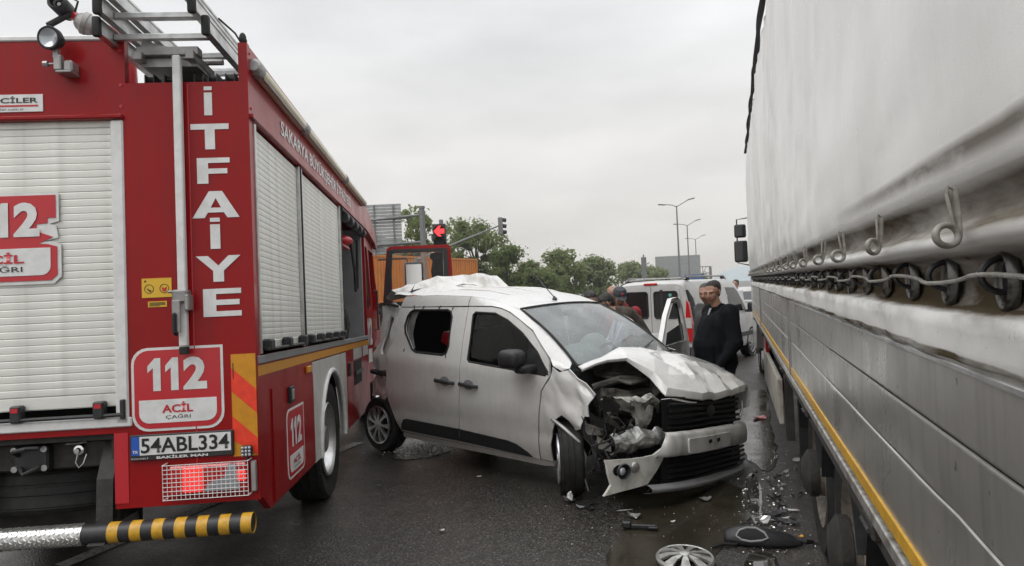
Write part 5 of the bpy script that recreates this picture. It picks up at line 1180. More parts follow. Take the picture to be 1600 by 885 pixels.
# ---- wheels
def car_wheel(parent, loc, sgn=-1, R=.31, w=.2, rim='rim_alu', rotz=0):
    wh = G().lathe([(R*.18, .0), (R*.17, .012), (0, .014)], (0, 0, 0), (0, sgn, 0), 16).ob('wheel', rim, parent, loc=loc); wh.rotation_euler = (0, 0, rotz)
    gg = G(); gg.lathe(tyre_prof(R, w, .33), (0, -sgn*w/2, 0), (0, 1, 0), 48)
    gg.ob('tyre', 'black_rubber', wh, smooth=30)
    gg = G(); gg.lathe([(R*.70, .0), (R*.69, .012), (R*.65, .008), (R*.63, -.02), (R*.60, -.09)], (0, 0, 0), (0, sgn, 0), 40)
    for k in range(9):
        a = 2*math.pi*k/9
        def pt(r_, da, h): return Vector((r_*math.cos(a+da), sgn*h, r_*math.sin(a+da)))
        P = [pt(R*.17, -.30, .008), pt(R*.17, .30, .008), pt(R*.42, .115, .012), pt(R*.66, .14, .004), pt(R*.66, -.14, .004), pt(R*.42, -.115, .012)]
        f_ = [gg.bm.verts.new(p) for p in P]; b_ = [gg.bm.verts.new(p-Vector((0, sgn*.03, 0))) for p in P]
        gg.bm.faces.new(f_)
        for i in range(6): gg.bm.faces.new((f_[i], f_[(i+1) % 6], b_[(i+1) % 6], b_[i]))
    gg.ob('rim', rim, wh, smooth=30)
    G().lathe([(R*.64, -.07), (0, -.07)], (0, 0, 0), (0, sgn, 0), 30).ob('brake', 'chassis', wh)
    return wh
car_wheel(van, (-.02, -.855, .31)); car_wheel(van, (0, .855, .31), 1)
# front right wheel steered in; its tread shows
car_wheel(van, (2.71, -.85, .31), rotz=rad(-45)); car_wheel(van, (2.865, .85, .31), 1)
# ------------------------------------------------------------------ second van standing with its rear to the camera (x right, y forward)
TH = rad(37.5); v2r = Vector((math.cos(TH), -math.sin(TH), 0)); v2o = Vector((3.45, 13.3, 0)) - v2r*.86
van2 = thing('panel_van', 'white panel van with roof bars and tall red tail lamp, rear doors towards the men', 'van', v2o, -TH)
M('van2_white', (.55, .545, .53), (.45, .44, .42), scale=3, rough=.28, rough2=.4, coat=.4)
def sec(y):
    top = interp(y, [0, .06, .3, 2.4, 2.75, 3.35, 3.6, 4.1, 4.2], [1.74, 1.79, 1.81, 1.80, 1.72, 1.12, 1.05, .92, .75])
    w = interp(y, [0, .1, .4, 3.2, 3.9, 4.2], [.82, .85, .86, .86, .80, .66]); k = max(0, top-1.0)
    tw = w - .14*min(1, k/.8)
    return [(w-.05, .28), (w-.01, .36), (w, .6), (w, .95), (w-.02, min(1.05, top-.05)), (lerp(w, tw, .5), lerp(1.05, top, .5) if k > .1 else top-.04), (tw, top-.10 if k > .1 else top-.02), (tw-.04, top-.03), (tw-.14, top), (0, top+.015)]
def x2(y, z):
    s_ = sec(y); return interp(z, [p[1] for p in s_[:7]], [p[0] for p in s_[:7]])
YS = [0, .03, .06, .15, .3, .8, 1.4, 2.0, 2.4, 2.6, 2.75, 2.95, 3.15, 3.35, 3.6, 3.9, 4.1, 4.2]
g = G(); rings = []
for y in YS:
    s_ = sec(y); pts = [(p[0], y, p[1]) for p in s_] + [(-p[0], y, p[1]) for p in reversed(s_[:-1])]
    rings.append([g.bm.verts.new(p) for p in pts])
for A, B in zip(rings[:-1], rings[1:]):
    for k in range(len(A)-1): g.bm.faces.new((A[k], A[k+1], B[k+1], B[k]))
g.bm.faces.new(rings[0]); g.bm.faces.new(rings[-1])
g.ob('body', 'van2_white', van2, smooth=40)
r2 = lambda u, v, o: Vector((u, -.012-.0*v+o, v))
for s_ in (-1, 1):
    G().sheet([(s_*.008, .5), (s_*.66, .5), (s_*.68, 1.0), (s_*.60, 1.66), (s_*.5, 1.70), (s_*.008, 1.71)], lambda u, v, o: Vector((u, -.018+o, v)), (), .017).ob('rear_door', 'van2_white', van2, smooth=0)
    wn_ = rrect(min(s_*.07, s_*.56), 1.08, max(s_*.07, s_*.56), 1.60, .05)
    w_ = G().sheet(wn_, lambda u, v, o: Vector((u, -.024+o, v)), (), .006).ob('rear_window', 'glass_tint' if s_ > 0 else 'glass_dark', van2, smooth=0)
    loop_tube(wn_, lambda u, v, o: Vector((u, -.024, v)), 0, .014).ob('window_rubber', 'black_rubber', w_)
G().sheet([(-.08, 1.02), (-.02, 1.02), (-.02, 1.64), (-.08, 1.64)], lambda u, v, o: Vector((u+.28, -.03+o, v)), (), .004).ob('window_pillar', 'black_plastic', van2, smooth=0)
g = G(); g.cyl((.42, -.032, 1.53), (.42, -.028, 1.53), .035, n=16); M('teal_sticker', (.12, .38, .33), rough=.5); g.ob('round_sticker', 'teal_sticker', van2)
g = G(); g.box((.0, -.01, 1.755), (.30, .03, .045), .012); g.ob('high_brake_lamp', 'red_lens', van2)
for s_ in (-1, 1):
    lp = [(s_*.70, .62), (s_*.845, .62), (s_*.85, .95), (s_*.79, 1.36), (s_*.75, 1.42), (s_*.71, 1.0)]
    tl2 = G().sheet(lp, lambda u, v, o: Vector((u, -.03+o, v)), (), .08).ob('tail_lamp', 'red_lens', van2, smooth=0)
    G().sheet([(s_*.705, .88), (s_*.847, .88), (s_*.835, 1.08), (s_*.712, 1.08)], lambda u, v, o: Vector((u, -.036+o, v)), (), .007).ob('clear_section', 'arch_grey', tl2, smooth=0)
    G().sheet([(.14, .55), (.30, .55), (.32, 1.0), (.24, 1.45), (.10, 1.62), (.04, 1.62), (.02, 1.0)], lambda u, v, o, s_=s_: Vector((s_*(x2(max(u, .02), v)+.006-o), u, v)), (), .01, .15).ob('corner_trim', 'black_plastic', van2, smooth=40)
    G().sheet(rrect(.42, 1.05, 1.9, 1.62, .05), lambda u, v, o, s_=s_: Vector((s_*(x2(u, v)+.004-o), u, v)), (), .006, .2).ob('side_panel', 'van2_white', van2, smooth=40)
    G().sheet([(2.05, 1.08), (3.05, 1.08), (2.75, 1.5), (2.6, 1.6), (2.05, 1.62)], lambda u, v, o, s_=s_: Vector((s_*(x2(u, v)+.006-o), u, v)), (), .006, .2).ob('front_window', 'glass_dark', van2, smooth=40)
    g = G(); g.bb(s_*.86, s_*.875, .35, 3.7, .50, .60, .005); g.ob('side_strip', 'black_plastic', van2)
    g = G(); g.tube([(s_*.64, .15, 1.82), (s_*.64, .3, 1.88), (s_*.64, 2.2, 1.87), (s_*.64, 2.4, 1.80)], .016); rk = g.ob('roof_rail', 'alu_dull', van2)
    for y in (.3, 2.2): G().box((s_*.64, y, 1.84), (.06, .16, .08), .02).ob('rail_foot', 'black_plastic', rk)
    g = G(); g.box((s_*1.0, 3.0, 1.14), (.2, .12, .22), .04, seg=2); g.box((s_*.9, 3.0, 1.06), (.12, .08, .06), .02); g.ob('wing_mirror', 'black_plastic', van2)
    for y in (.72, 3.35):
        wh = car_wheel(van2, (s_*.84, y, .31), -1); wh.rotation_euler = (0, 0, rad(90) if s_ > 0 else rad(-90))
        G().lathe([(.35, .0), (.35, .008), (.31, .008)], (s_*.855, y, .33), (s_, 0, 0), 30).ob('wheel_arch', 'dark_void', van2)
g = G(); g.box((0, -.03, .42), (1.66, .12, .2), .04, seg=2); g.ob('rear_bumper', 'black_plastic', van2)
g = G(); g.box((0, -.05, .72), (.54, .02, .12), .004); g.ob('number_plate', 'white_decal', van2)
g = G(); g.tube([(-.5, .35, 1.86), (.5, .35, 1.86)], .014); g.tube([(-.6, .2, 1.84), (-.25, .18, 1.85)], .012); g.ob('roof_bar', 'alu_dull', van2)
g = G(); g.grid(lambda a, b: Vector((lerp(-.66, .66, b)*(1+.12*a), lerp(2.78, 3.33, a), lerp(1.70, 1.14, a)+.012)), 4, 6); g.ob('windscreen', 'glass_dark', van2)

# ------------------------------------------------------------------ far traffic
def far_car(label, loc, rotz, paint, suv=False):
    c = thing('parked_car', label, 'car', loc, rotz)
    H = 1.62 if suv else 1.45
    def s2(y):
        top = interp(y, [0, .15, .9, 1.2, 2.6, 3.2, 4.2, 4.35], [.85, .95, .98, H-.02, H, .98, .78, .6]) if not suv else interp(y, [0, .1, .5, 1.0, 2.5, 3.2, 4.2, 4.35], [.95, 1.05, H-.04, H, H-.02, 1.02, .85, .6])
        w = interp(y, [0, .3, 4, 4.35], [.8, .88, .87, .7]); tw = w - .2*max(0, min(1, (top-.95)/.5))
        return [(w-.04, .25), (w, .5), (w, .85), (tw, top-.05), (tw-.1, top), (0, top+.02)]
    g = G(); rings = []
    for y in (0, .05, .15, .5, .9, 1.2, 2.0, 2.6, 3.2, 3.7, 4.2, 4.35):
        s_ = s2(y); rings.append([g.bm.verts.new(p) for p in [(a, y, b) for a, b in s_]+[(-a, y, b) for a, b in reversed(s_[:-1])]])
    for A, B in zip(rings[:-1], rings[1:]):
        for k in range(len(A)-1): g.bm.faces.new((A[k], A[k+1], B[k+1], B[k]))
    g.bm.faces.new(rings[0]); g.bm.faces.new(rings[-1]); g.ob('body', paint, c, smooth=40)
    G().sheet([(-.62, 1.05), (.62, 1.05), (.55, H-.12), (-.55, H-.12)], lambda u, v, o: Vector((u, lerp(.02, .42 if suv else .95, (v-1.0)/.5)-.06+o, v)), (), .02).ob('rear_window', 'glass_dark', c, smooth=0)
    for s_ in (-1, 1):
        g = G(); g.box((s_*.7, -.005, .86), (.22, .06, .12), .02); g.ob('tail_lamp', 'red_lens', c)
        g = G(); g.box((s_*.98, 2.75, .98), (.2, .1, .14), .04); g.ob('wing_mirror', 'black_plastic', c)
        G().sheet([(.8, 1.0), (3.0, 1.0), (2.55, H-.1), (1.25, H-.1)], lambda u, v, o, s_=s_: Vector((s_*(.885-.2*max(0, (v-.9)/(H-.95))-o), u, v)), (), .004).ob('side_window', 'glass_dark', c, smooth=0)
        for y in (.8, 3.45):
            wh = car_wheel(c, (s_*.82, y, .31), -1); wh.rotation_euler = (0, 0, rad(90) if s_ > 0 else rad(-90))
    g = G(); g.box((0, -.02, .55), (.5, .02, .11)); g.ob('number_plate', 'white_decal', c)
    return c
far_car('white car with red tail lamps stopped behind the man in white', aty(1172, 520, 21) * Vector((1, 1, 0)) if False else (8.0, 23.6, 0), -rad(17), 'van2_white', False)
# ------------------------------------------------------------------ people
M('skin', (.36, .20, .135), (.30, .16, .11), scale=12, rough=.5)
M('hair_dark', (.012, .010, .009), (.03, .026, .022), scale=80, rough=.6, bump=.5, bscale=120)
M('hair_grey', (.05, .045, .04), (.11, .10, .09), scale=90, rough=.6, bump=.5, bscale=120)
M('black_cloth', (.006, .0065, .008), (.010, .011, .014), scale=9, rough=.85, spec=.12, bump=.4, bscale=14)
M('navy_cloth', (.018, .022, .035), (.028, .032, .045), scale=14, rough=.9, spec=.12, bump=.4, bscale=16)
M('grey_cloth', (.085, .085, .085), (.06, .06, .06), scale=14, rough=.9, spec=.12, bump=.4, bscale=16)
M('vest_brown', (.085, .072, .058), (.06, .052, .042), scale=11, rough=.85, spec=.12, bump=.5, bscale=16)
M('red_cloth', (.30, .018, .022), (.22, .014, .018), scale=12, rough=.85, bump=.4, bscale=16)
M('white_cloth', (.62, .63, .66), (.52, .53, .56), scale=12, rough=.85, bump=.3, bscale=18)
M('cap_grey', (.07, .075, .085), (.05, .053, .06), scale=20, rough=.9)
M('shoe', (.012, .012, .012), rough=.5)
M('eye_dark', (.01, .008, .007), rough=.2)
M('lip', (.25, .10, .08), rough=.5)
def striped():
    m = bpy.data.materials.new('striped_shirt'); m.use_nodes = True; t = m.node_tree; p = t.nodes['Principled BSDF']; N = t.nodes.new; L = t.links.new
    c = N('ShaderNodeTexCoord'); w = N('ShaderNodeTexWave'); w.inputs['Scale'].default_value = 9; w.inputs['Distortion'].default_value = 1.2; L(c.outputs['Object'], w.inputs['Vector'])
    r = N('ShaderNodeMix'); r.data_type = 'RGBA'; r.inputs[6].default_value = (.60, .62, .66, 1); r.inputs[7].default_value = (.16, .20, .33, 1); L(w.outputs[0], r.inputs[0]); L(r.outputs[2], p.inputs['Base Color']); p.inputs['Roughness'].default_value = .85
    MAT['striped_shirt'] = m
striped()
def person(label, loc, rotz, J, mats, hair='short', vox=.011, group=None, extras=None):
    """J overrides joints; local x = the person's right, y = forward, z = up"""
    j = dict(ankR=(.10, -.02, .09), ankL=(-.10, -.02, .09), kneR=(.105, .03, .50), kneL=(-.105, .03, .50), hipR=(.095, 0, .92), hipL=(-.095, 0, .92),
             pel=(0, 0, .97), wai=(0, .0, 1.10), che=(0, .0, 1.32), nec=(0, -.01, 1.48), hed=(0, .02, 1.645),
             shR=(.185, -.01, 1.43), shL=(-.185, -.01, 1.43), elR=(.245, -.02, 1.14), elL=(-.245, -.02, 1.14), wrR=(.25, .06, .89), wrL=(-.25, .06, .89), yaw=0, nod=0, belly=0, bulk=1.0)
    j.update(J); V3 = {k: Vector(v) for k, v in j.items() if isinstance(v, tuple)}; b = j['bulk']
    top, sleeve, legs, hairm, under = mats
    prim = []                                           # (p0, r0, p1, r1, material)
    cap = lambda a, r0_, c, r1_, m: prim.append((Vector(a), r0_, Vector(c), r1_, m))
    for s_ in 'RL':
        a, k, h = V3['ank'+s_], V3['kne'+s_], V3['hip'+s_]
        cap(a, .055, k, .072, legs); cap(k, .075, h, .10*b, legs)
        cap(a+Vector((0, -.03, -.035)), .042, a+Vector((0, .15, -.05)), .036, 'shoe')
        sh, el, wr = V3['sh'+s_], V3['el'+s_], V3['wr'+s_]
        cap(sh, .082*b, sh.lerp(el, .22), .074*b, top); cap(sh.lerp(el, .2), .070*b, el, .058*b, sleeve); cap(el, .060*b, wr, .042, sleeve)
        d = (wr-el).normalized(); sx = 1 if s_ == 'R' else -1
        pm = wr+d*.085; cap(wr+d*.015, .030, pm, .033, 'skin')
        side = d.cross(Vector((0, 1, 0))).normalized() if abs(d.y) < .9 else Vector((1, 0, 0)); fw = side.cross(d).normalized()
        if fw.y < 0: fw = -fw
        for q in range(4):
            b0 = pm+fw*(.027-.018*q)+d*.012; L_ = (.036, .042, .039, .030)[q]; cap(b0, .0105, b0+d*L_+side*(-sx)*.004, .0098, 'skin'); cap(b0+d*L_, .0098, b0+d*L_*1.75+side*(.014 if s_ == 'R' else -.014), .0085, 'skin')
        tb = wr+d*.04+fw*.028; cap(tb, .0125, tb+d*.035+fw*.02, .0115, 'skin'); cap(tb+d*.035+fw*.02, .0115, tb+d*.062+fw*.018, .0095, 'skin')
    P, Wt, C_, Nk = V3['pel'], V3['wai'], V3['che'], V3['nec']
    sr = (V3['shR']-V3['shL']).normalized()
    for k in (-1, 1):
        cap(P+sr*.07*k, .105*b, Wt+sr*.075*k*b, .105*b, top); cap(Wt+sr*.075*k*b, .108*b, C_+sr*.085*k*b, .118*b, top); cap(C_+sr*.085*k*b, .115*b, V3['shR' if k > 0 else 'shL'], .075*b, top)
        cap(P+sr*.06*k, .112*b, V3['hipR' if k > 0 else 'hipL'], .11*b, top if j.get('long') else legs)
    f = sr.cross(Vector((0, 0, 1)))
    f = -f if f.y < 0 else f
    if j['belly']:
        cap(Wt+f*j['belly']+Vector((0, 0, .0)), .125*b, C_+f*j['belly']*.5-Vector((0, 0, .06)), .13*b, top); cap(P+f*j['belly']*.9, .12*b, Wt+f*j['belly'], .13*b, top)
    cap(C_+Vector((0, 0, .08)), .09, Nk, .062, top)
    H = V3['hed']; cap(Nk-Vector((0, 0, .02)), .056, H-Vector((0, 0, .05)), .055, 'skin')
    R_ = Matrix.Rotation(j['yaw'], 3, 'Z') @ Matrix.Rotation(-j['nod'], 3, 'X')
    hp = lambda x, y, z: H + R_ @ Vector((x, y, z))
    hc = lambda a, r0_, c, r1_, m: cap(hp(*a), r0_, hp(*c), r1_, m)
    hc((0, -.022, .03), .079, (0, .012, .028), .076, 'skin')           # cranium
    hc((0, .03, .0), .062, (0, .035, -.06), .050, 'skin')              # face to jaw
    hc((0, .06, -.085), .026, (0, .045, -.09), .034, 'skin')           # chin
    for s_ in (-1, 1):
        hc((s_*.035, .062, -.02), .028, (s_*.03, .055, -.05), .026, 'skin'); hc((s_*.012, .088, .018), .014, (s_*.042, .078, .018), .014, 'skin')
        hc((s_*.078, -.005, .012), .013, (s_*.076, -.002, -.025), .010, 'skin')
    hc((0, .094, .008), .009, (0, .112, -.030), .0125, 'skin'); hc((-.012, .100, -.034), .009, (.012, .100, -.034), .009, 'skin')
    hc((-.02, .088, -.062), .009, (.02, .088, -.062), .009, 'lip')
    if hair != 'bald':
        hc((0, -.036, .050), .078, (0, .004, .066), .062, hairm); hc((0, -.052, .01), .066, (0, -.05, -.03), .053, hairm)
        for s_ in (-1, 1): hc((s_*.03, -.03, .035), .054, (s_*.032, .012, .066), .040, hairm); hc((s_*.068, -.005, .03), .014, (s_*.069, .0, .0), .009, hairm)
    # continuous surface: union of the tapered volumes, remeshed
    bm = bmesh.new()
    for p0, ra, p1, rb, m_ in prim:
        d = p1-p0; L_ = d.length
        if L_ < 1e-5: d = Vector((0, 0, 1)); L_ = 1e-5
        d.normalize(); u = d.orthogonal().normalized(); w = d.cross(u); n = 12
        prof = [(ra*math.sin(t), -ra*math.cos(t)) for t in (.35, .8, 1.2, 1.57)] + [(rb*math.cos(t), L_+rb*math.sin(t)) for t in (0, .4, .8, 1.22)]
        rings = [[bm.verts.new(p0+d*h+(u*math.cos(2*math.pi*k/n)+w*math.sin(2*math.pi*k/n))*r_) for k in range(n)] for r_, h in prof]
        for A, B in zip(rings[:-1], rings[1:]):
            for k in range(n): bm.faces.new((A[k], A[(k+1) % n], B[(k+1) % n], B[k]))
        bm.faces.new(rings[0][::-1]); bm.faces.new(rings[-1])
    me = bpy.data.meshes.new('person'); bm.to_mesh(me); bm.free()
    o = bpy.data.objects.new('person', me); COL.objects.link(o)
    md = o.modifiers.new('r', 'REMESH'); md.mode = 'VOXEL'; md.voxel_size = vox; md.use_smooth_shade = True
    ms = o.modifiers.new('s', 'SMOOTH'); ms.factor = .5; ms.iterations = 3
    me2 = bpy.data.meshes.new_from_object(o.evaluated_get(bpy.context.evaluated_depsgraph_get()))
    bpy.data.objects.remove(o)
    names = []
    for p in prim:
        if p[4] not in names: names.append(p[4])
    me2.materials.clear()
    for n_ in names: me2.materials.append(MAT[n_])
    cen = np.empty(len(me2.polygons)*3); me2.polygons.foreach_get('center', cen); cen = cen.reshape(-1, 3)
    best = np.full(len(cen), 1e9); idx = np.zeros(len(cen), dtype=np.int32)
    for p0, ra, p1, rb, m_ in prim:
        a = np.array(p0); d = np.array(p1-p0); L2 = max(d@d, 1e-9); t = np.clip(((cen-a)@d)/L2, 0, 1)
        dist = np.linalg.norm(cen-a-t[:, None]*d, axis=1) - (ra+(rb-ra)*t)
        if m_ == hairm and m_ in ('hair_dark', 'hair_grey'): dist -= .003
        k = dist < best; best[k] = dist[k]; idx[k] = names.index(m_)
    me2.polygons.foreach_set('material_index', idx); me2.update()
    for p_ in me2.polygons: p_.use_smooth = True
    me2.name = 'person'
    o = bpy.data.objects.new('person', me2); COL.objects.link(o); o.location = loc; o.rotation_euler = (0, 0, rotz)
    tag(o, label, 'man', group)
    for s_ in (-1, 1):
        g = G(); g.sphere(hp(s_*.031, .085, .0), (.0095, .006, .0045), 8, 6, R_); g.ob('eye', 'eye_dark', o)
        g = G(); g.tube([hp(s_*.016, .100, .017), hp(s_*.034, .098, .022), hp(s_*.05, .086, .016)], .003, 5); g.ob('eyebrow', hairm if hairm.startswith('hair') else 'hair_dark', o)
    if extras: extras(o, hp, V3)
    return o
def collar(m):
    def f(o, hp, V):
        n = V['nec']; g = G()
        g.lathe([(.085, -.055), (.080, .0), (.072, .018), (.066, .0)], n+Vector((0, 0, .0)), (0, .25, 1), 20); g.ob('collar', m, o)
        g = G(); g.face([n+Vector((-.028, .085, -.01)), n+Vector((.028, .085, -.01)), n+Vector((.006, .128, -.10)), n+Vector((-.004, .128, -.11))]); bmesh.ops.solidify(g.bm, geom=g.bm.faces[:], thickness=.012); g.ob('shirt_front', 'white_cloth', o)
    return f
def shirt_hem(o, hp, V):
    collar('black_cloth')(o, hp, V)
    p = V['pel']; g = G(); g.lathe([(.205, -.06), (.215, -.02), (.2, .0)], p+Vector((0, .06, -.085)), (0, -.12, 1), 28); g.ob('shirt_hem', 'white_cloth', o)
# the stout man in black, standing beyond the nose of the wrecked van and looking back at it
person('stout man in black jacket with hands lowered, standing beside the smashed hood', aty(1122, 500, 7.45) * Vector((1, 1, 0)) if False else (2.22, 7.5, 0), rad(98),
       dict(hed=(0, .05, 1.665), nec=(0, .0, 1.50), yaw=rad(35), nod=rad(12), belly=.12, bulk=1.34, shR=(.215, -.02, 1.43), shL=(-.215, -.02, 1.43), elR=(.30, -.03, 1.14), elL=(-.30, -.04, 1.13), wrR=(.24, .15, .93), wrL=(-.26, .13, .91), long=1),
       ('black_cloth', 'black_cloth', 'navy_cloth', 'hair_dark', 'white_cloth'), vox=.009, extras=shirt_hem)
person('man in grey jacket half hidden behind the stout man in black', (2.36, 8.30, 0), rad(115),
       dict(hed=(0, .05, 1.64), yaw=rad(30), nod=rad(8), bulk=1.08), ('grey_cloth', 'grey_cloth', 'navy_cloth', 'hair_grey', 'white_cloth'), extras=collar('grey_cloth'))
# the group bending over the driver side of the wrecked van
person('black-haired man in dark sweater looking into the wrecked van', (.93, 9.05, 0), rad(205),
       dict(hed=(0, .16, 1.60), nec=(0, .08, 1.46), che=(0, .06, 1.30), nod=rad(30), shR=(.19, .06, 1.41), shL=(-.19, .06, 1.41), wrR=(.2, .3, 1.0), wrL=(-.2, .3, 1.0)),
       ('navy_cloth', 'navy_cloth', 'black_cloth', 'hair_dark', 'white_cloth'))
person('bald man behind the man in a grey cap', (1.36, 9.75, 0), rad(215), dict(hed=(0, .08, 1.66), nod=rad(22)), ('navy_cloth', 'navy_cloth', 'black_cloth', 'skin', 'white_cloth'), hair='bald')
def capx(o, hp, V):
    g = G(); g.lathe([(.091, -.012), (.094, .01), (.089, .045), (.064, .078), (.02, .09), (0, .092)], hp(0, -.008, .05), hp(0, -.008, 1)-hp(0, -.008, 0), 24)
    g.grid(lambda a, b: hp((b-.5)*.15*(1-.25*a*a), .062+.085*a*(1-(abs(b-.5)*1.25)**2), .048-.022*a-.03*(b-.5)**2), 5, 8); g.ob('cap', 'cap_grey', o)
    g = G(); g.sphere(hp(0, .078, .085), (.022, .01, .014), 8, 6); g.ob('cap_badge', 'red_bright', o)
    n = V['nec']; g = G(); g.lathe([(.07, .07), (.105, .03), (.125, -.03), (.12, -.08)], n+Vector((0, -.03, .0)), (0, -.3, 1), 20); g.ob('hood', 'red_cloth', o)
person('man in grey cap and red hooded jacket bending forward', (1.46, 9.35, 0), rad(165),
       dict(hed=(0, .16, 1.62), nec=(0, .08, 1.47), che=(0, .05, 1.30), yaw=rad(25), nod=rad(28), shR=(.19, .06, 1.41), shL=(-.19, .06, 1.41)), ('red_cloth', 'red_cloth', 'navy_cloth', 'hair_dark', 'white_cloth'), extras=capx)
person('man in brown vest over striped shirt leaning into the wrecked van', (1.60, 8.24, 0), rad(88),
       dict(pel=(0, -.02, .96), wai=(0, .06, 1.10), che=(0, .20, 1.33), nec=(0, .36, 1.48), hed=(0, .48, 1.57), nod=rad(42), shR=(.2, .27, 1.44), shL=(-.2, .27, 1.44), elR=(.24, .42, 1.10), elL=(-.25, .40, 1.08), wrR=(.2, .6, 1.0), wrL=(-.2, .6, .98), bulk=1.1),
       ('vest_brown', 'striped_shirt', 'black_cloth', 'hair_dark', 'white_cloth'), vox=.010)
person('man in white T-shirt standing by the white car far down the road', (6.35, 19.6, 0), rad(100), dict(yaw=rad(20)), ('white_cloth', 'white_cloth', 'navy_cloth', 'hair_dark', 'white_cloth'), vox=.014)
# ------------------------------------------------------------------ background
M('pole_grey', (.20, .205, .20), (.15, .15, .15), scale=9, rough=.6)
M('sign_back', (.36, .37, .37), (.28, .285, .285), scale=4, rough=.55, metal=.3)
M('container_orange', (.62, .21, .035), (.50, .165, .03), scale=3, rough=.6, stretch=(1, 1, .4))
M('sign_blue', (.05, .10, .25), rough=.5)
M('signal_black', (.015, .015, .016), rough=.5)
M('arrow_red', (.9, .03, .03), rough=.4, emis=(1, .05, .06), estr=1.1)
# rear of a road sign on a pole
A = aty(540, 325, 26); B = aty(626, 318, 26)
sg = thing('road_sign', 'back of large grey road sign with ribbed panel held by a pole arm', 'sign', (B.x, 26, 0))
zt = B.z; wd = 2.6
g = G(); n = 15
for i in range(n):
    z0 = zt - 1.9 + i*1.9/n; g.bb(-wd, 0, -.02, .02, z0+.008, z0+1.9/n-.008, .006)
rib = None
g.ob('sign_panel', 'sign_back', sg, smooth=0)
for x in (-.28, -1.0, -1.75):
    g = G(); g.bb(x-.03, x+.03, -.07, -.021, zt-1.95, zt-.03); g.ob('batten', 'pole_grey', sg)
g = G(); g.tube([(-wd, -.12, zt-.70), (.78, -.12, zt-.48)], .05); g.tube([(-wd, -.12, zt-1.58), (.78, -.12, zt-1.5)], .05); g.ob('arm', 'pole_grey', sg)
g = G(); g.cyl((.80, -.12, 0), (.80, -.12, zt-.22), .13, .10, 14); g.lathe([(.12, 0), (.12, .08), (0, .1)], (.80, -.12, zt-.24), (0, 0, 1), 14); g.ob('pole', 'pole_grey', sg)
# signal with the red arrow
q = aty(687, 362, 20.5); ts = thing('traffic_light', 'black traffic light showing a red left arrow', 'traffic light', (q.x, q.y, 0))
hs = G().box((0, 0, q.z-.28), (.38, .22, 1.0), .03, seg=2).ob('signal_head', 'signal_black', ts)
g = G(); g.sheet([(-.17, 0), (-.02, .16), (.06, .16), (.0, .07), (.15, .07), (.15, -.07), (.0, -.07), (.06, -.16), (-.02, -.16)], lambda u, v, o: Vector((u, -.125+o, q.z+v)), (), .012); g.ob('red_arrow', 'arrow_red', hs, smooth=0)
for dz in (0, -.32, -.62):
    g = G(); g.lathe([(.165, 0), (.165, .10)], (0, -.11, q.z+dz), (0, -1, .0), 20, a0=rad(0), a1=rad(360)); bmesh.ops.solidify(g.bm, geom=g.bm.faces[:], thickness=.008)
    for v in list(g.bm.verts):
        if v.co.z < q.z+dz-.05 and v.co.y < -.15: v.co.y = -.13
    g.ob('visor', 'signal_black', hs)
for dz in (-.32, -.62): g = G(); g.cyl((0, -.112, q.z+dz), (0, -.118, q.z+dz), .14, n=20); g.ob('dark_lens', 'dark_void', hs)
g = G(); g.cyl((.04, .12, 0), (.04, .12, q.z+.36), .06, n=12); g.ob('pole', 'pole_grey', ts)
# signal on a long mast arm
e = aty(782, 352, 38); p0 = aty(650, 404, 34)
ma = thing('mast_signal', 'grey traffic signal head on the end of a long thin mast arm', 'traffic light', (p0.x, p0.y, 0))
ev = e - Vector((p0.x, p0.y, 0))
g = G(); g.cyl((0, 0, 0), (0, 0, p0.z), .11, .09, 12); g.ob('pole', 'pole_grey', ma)
g = G(); g.tube([(0, 0, p0.z-.1), ev*.5+Vector((0, 0, p0.z*.5-.02)), ev], [.07, .055, .04], 10); g.ob('arm', 'pole_grey', ma)
hd = G().box(ev+Vector((0, .0, -.05)), (.26, .3, .95), .03).ob('signal_head', 'pole_grey', ma)
for dz in (.28, -.05, -.38): g = G(); g.lathe([(.11, 0), (.11, .2)], ev+Vector((.12, 0, dz)), (1, .2, -.15), 12); g.ob('visor', 'signal_black', hd)
# orange container on a chassis trailer
c1 = aty(745, 408, 48); c0 = aty(560, 386, 36)
d = Vector((c1.x-c0.x, c1.y-c0.y, 0)); L_ = d.length; ang = math.atan2(d.y, d.x)
ct = thing('container', 'orange corrugated shipping container beyond the open fire engine door', 'container', (c0.x, c0.y, 0), ang)
zt = 3.95
def corr(x):
    k = (x*1/.30) % 1; return -.045 if k < .38 else (lerp(-.045, 0, (k-.38)/.12) if k < .5 else (0 if k < .88 else lerp(0, -.045, (k-.88)/.12)))
xs = [i*.03 for i in range(int(L_/.03))]
g = G(); lo_ = [g.bm.verts.new((x, -corr(x), 1.45)) for x in xs]; hi_ = [g.bm.verts.new((x, -corr(x), zt-.12)) for x in xs]
for i in range(len(xs)-1): g.bm.faces.new((lo_[i], lo_[i+1], hi_[i+1], hi_[i]))
g.ob('side_wall', 'container_orange', ct, smooth=0)
g = G(); g.bb(0, L_, -.03, .06, zt-.12, zt, .01); g.bb(0, L_, -.03, .06, 1.3, 1.45, .01); g.bb(L_-.14, L_+.02, -.04, 2.4, 1.3, zt+.01, .01); g.bb(-.02, .14, -.04, 2.4, 1.3, zt+.01, .01); g.bb(0, L_, .06, 2.4, zt-.1, zt-.04); g.bb(0, L_, 2.36, 2.42, 1.3, zt-.05); g.ob('frame', 'container_orange', ct, smooth=0)
ch = thing('container_chassis', 'dark skeletal trailer carrying the orange container', 'trailer', (c0.x, c0.y, 0), ang)
g = G(); g.bb(0, L_, .5, .7, 1.0, 1.29); g.bb(0, L_, 1.7, 1.9, 1.0, 1.29); g.ob('beam', 'chassis', ch, smooth=0)
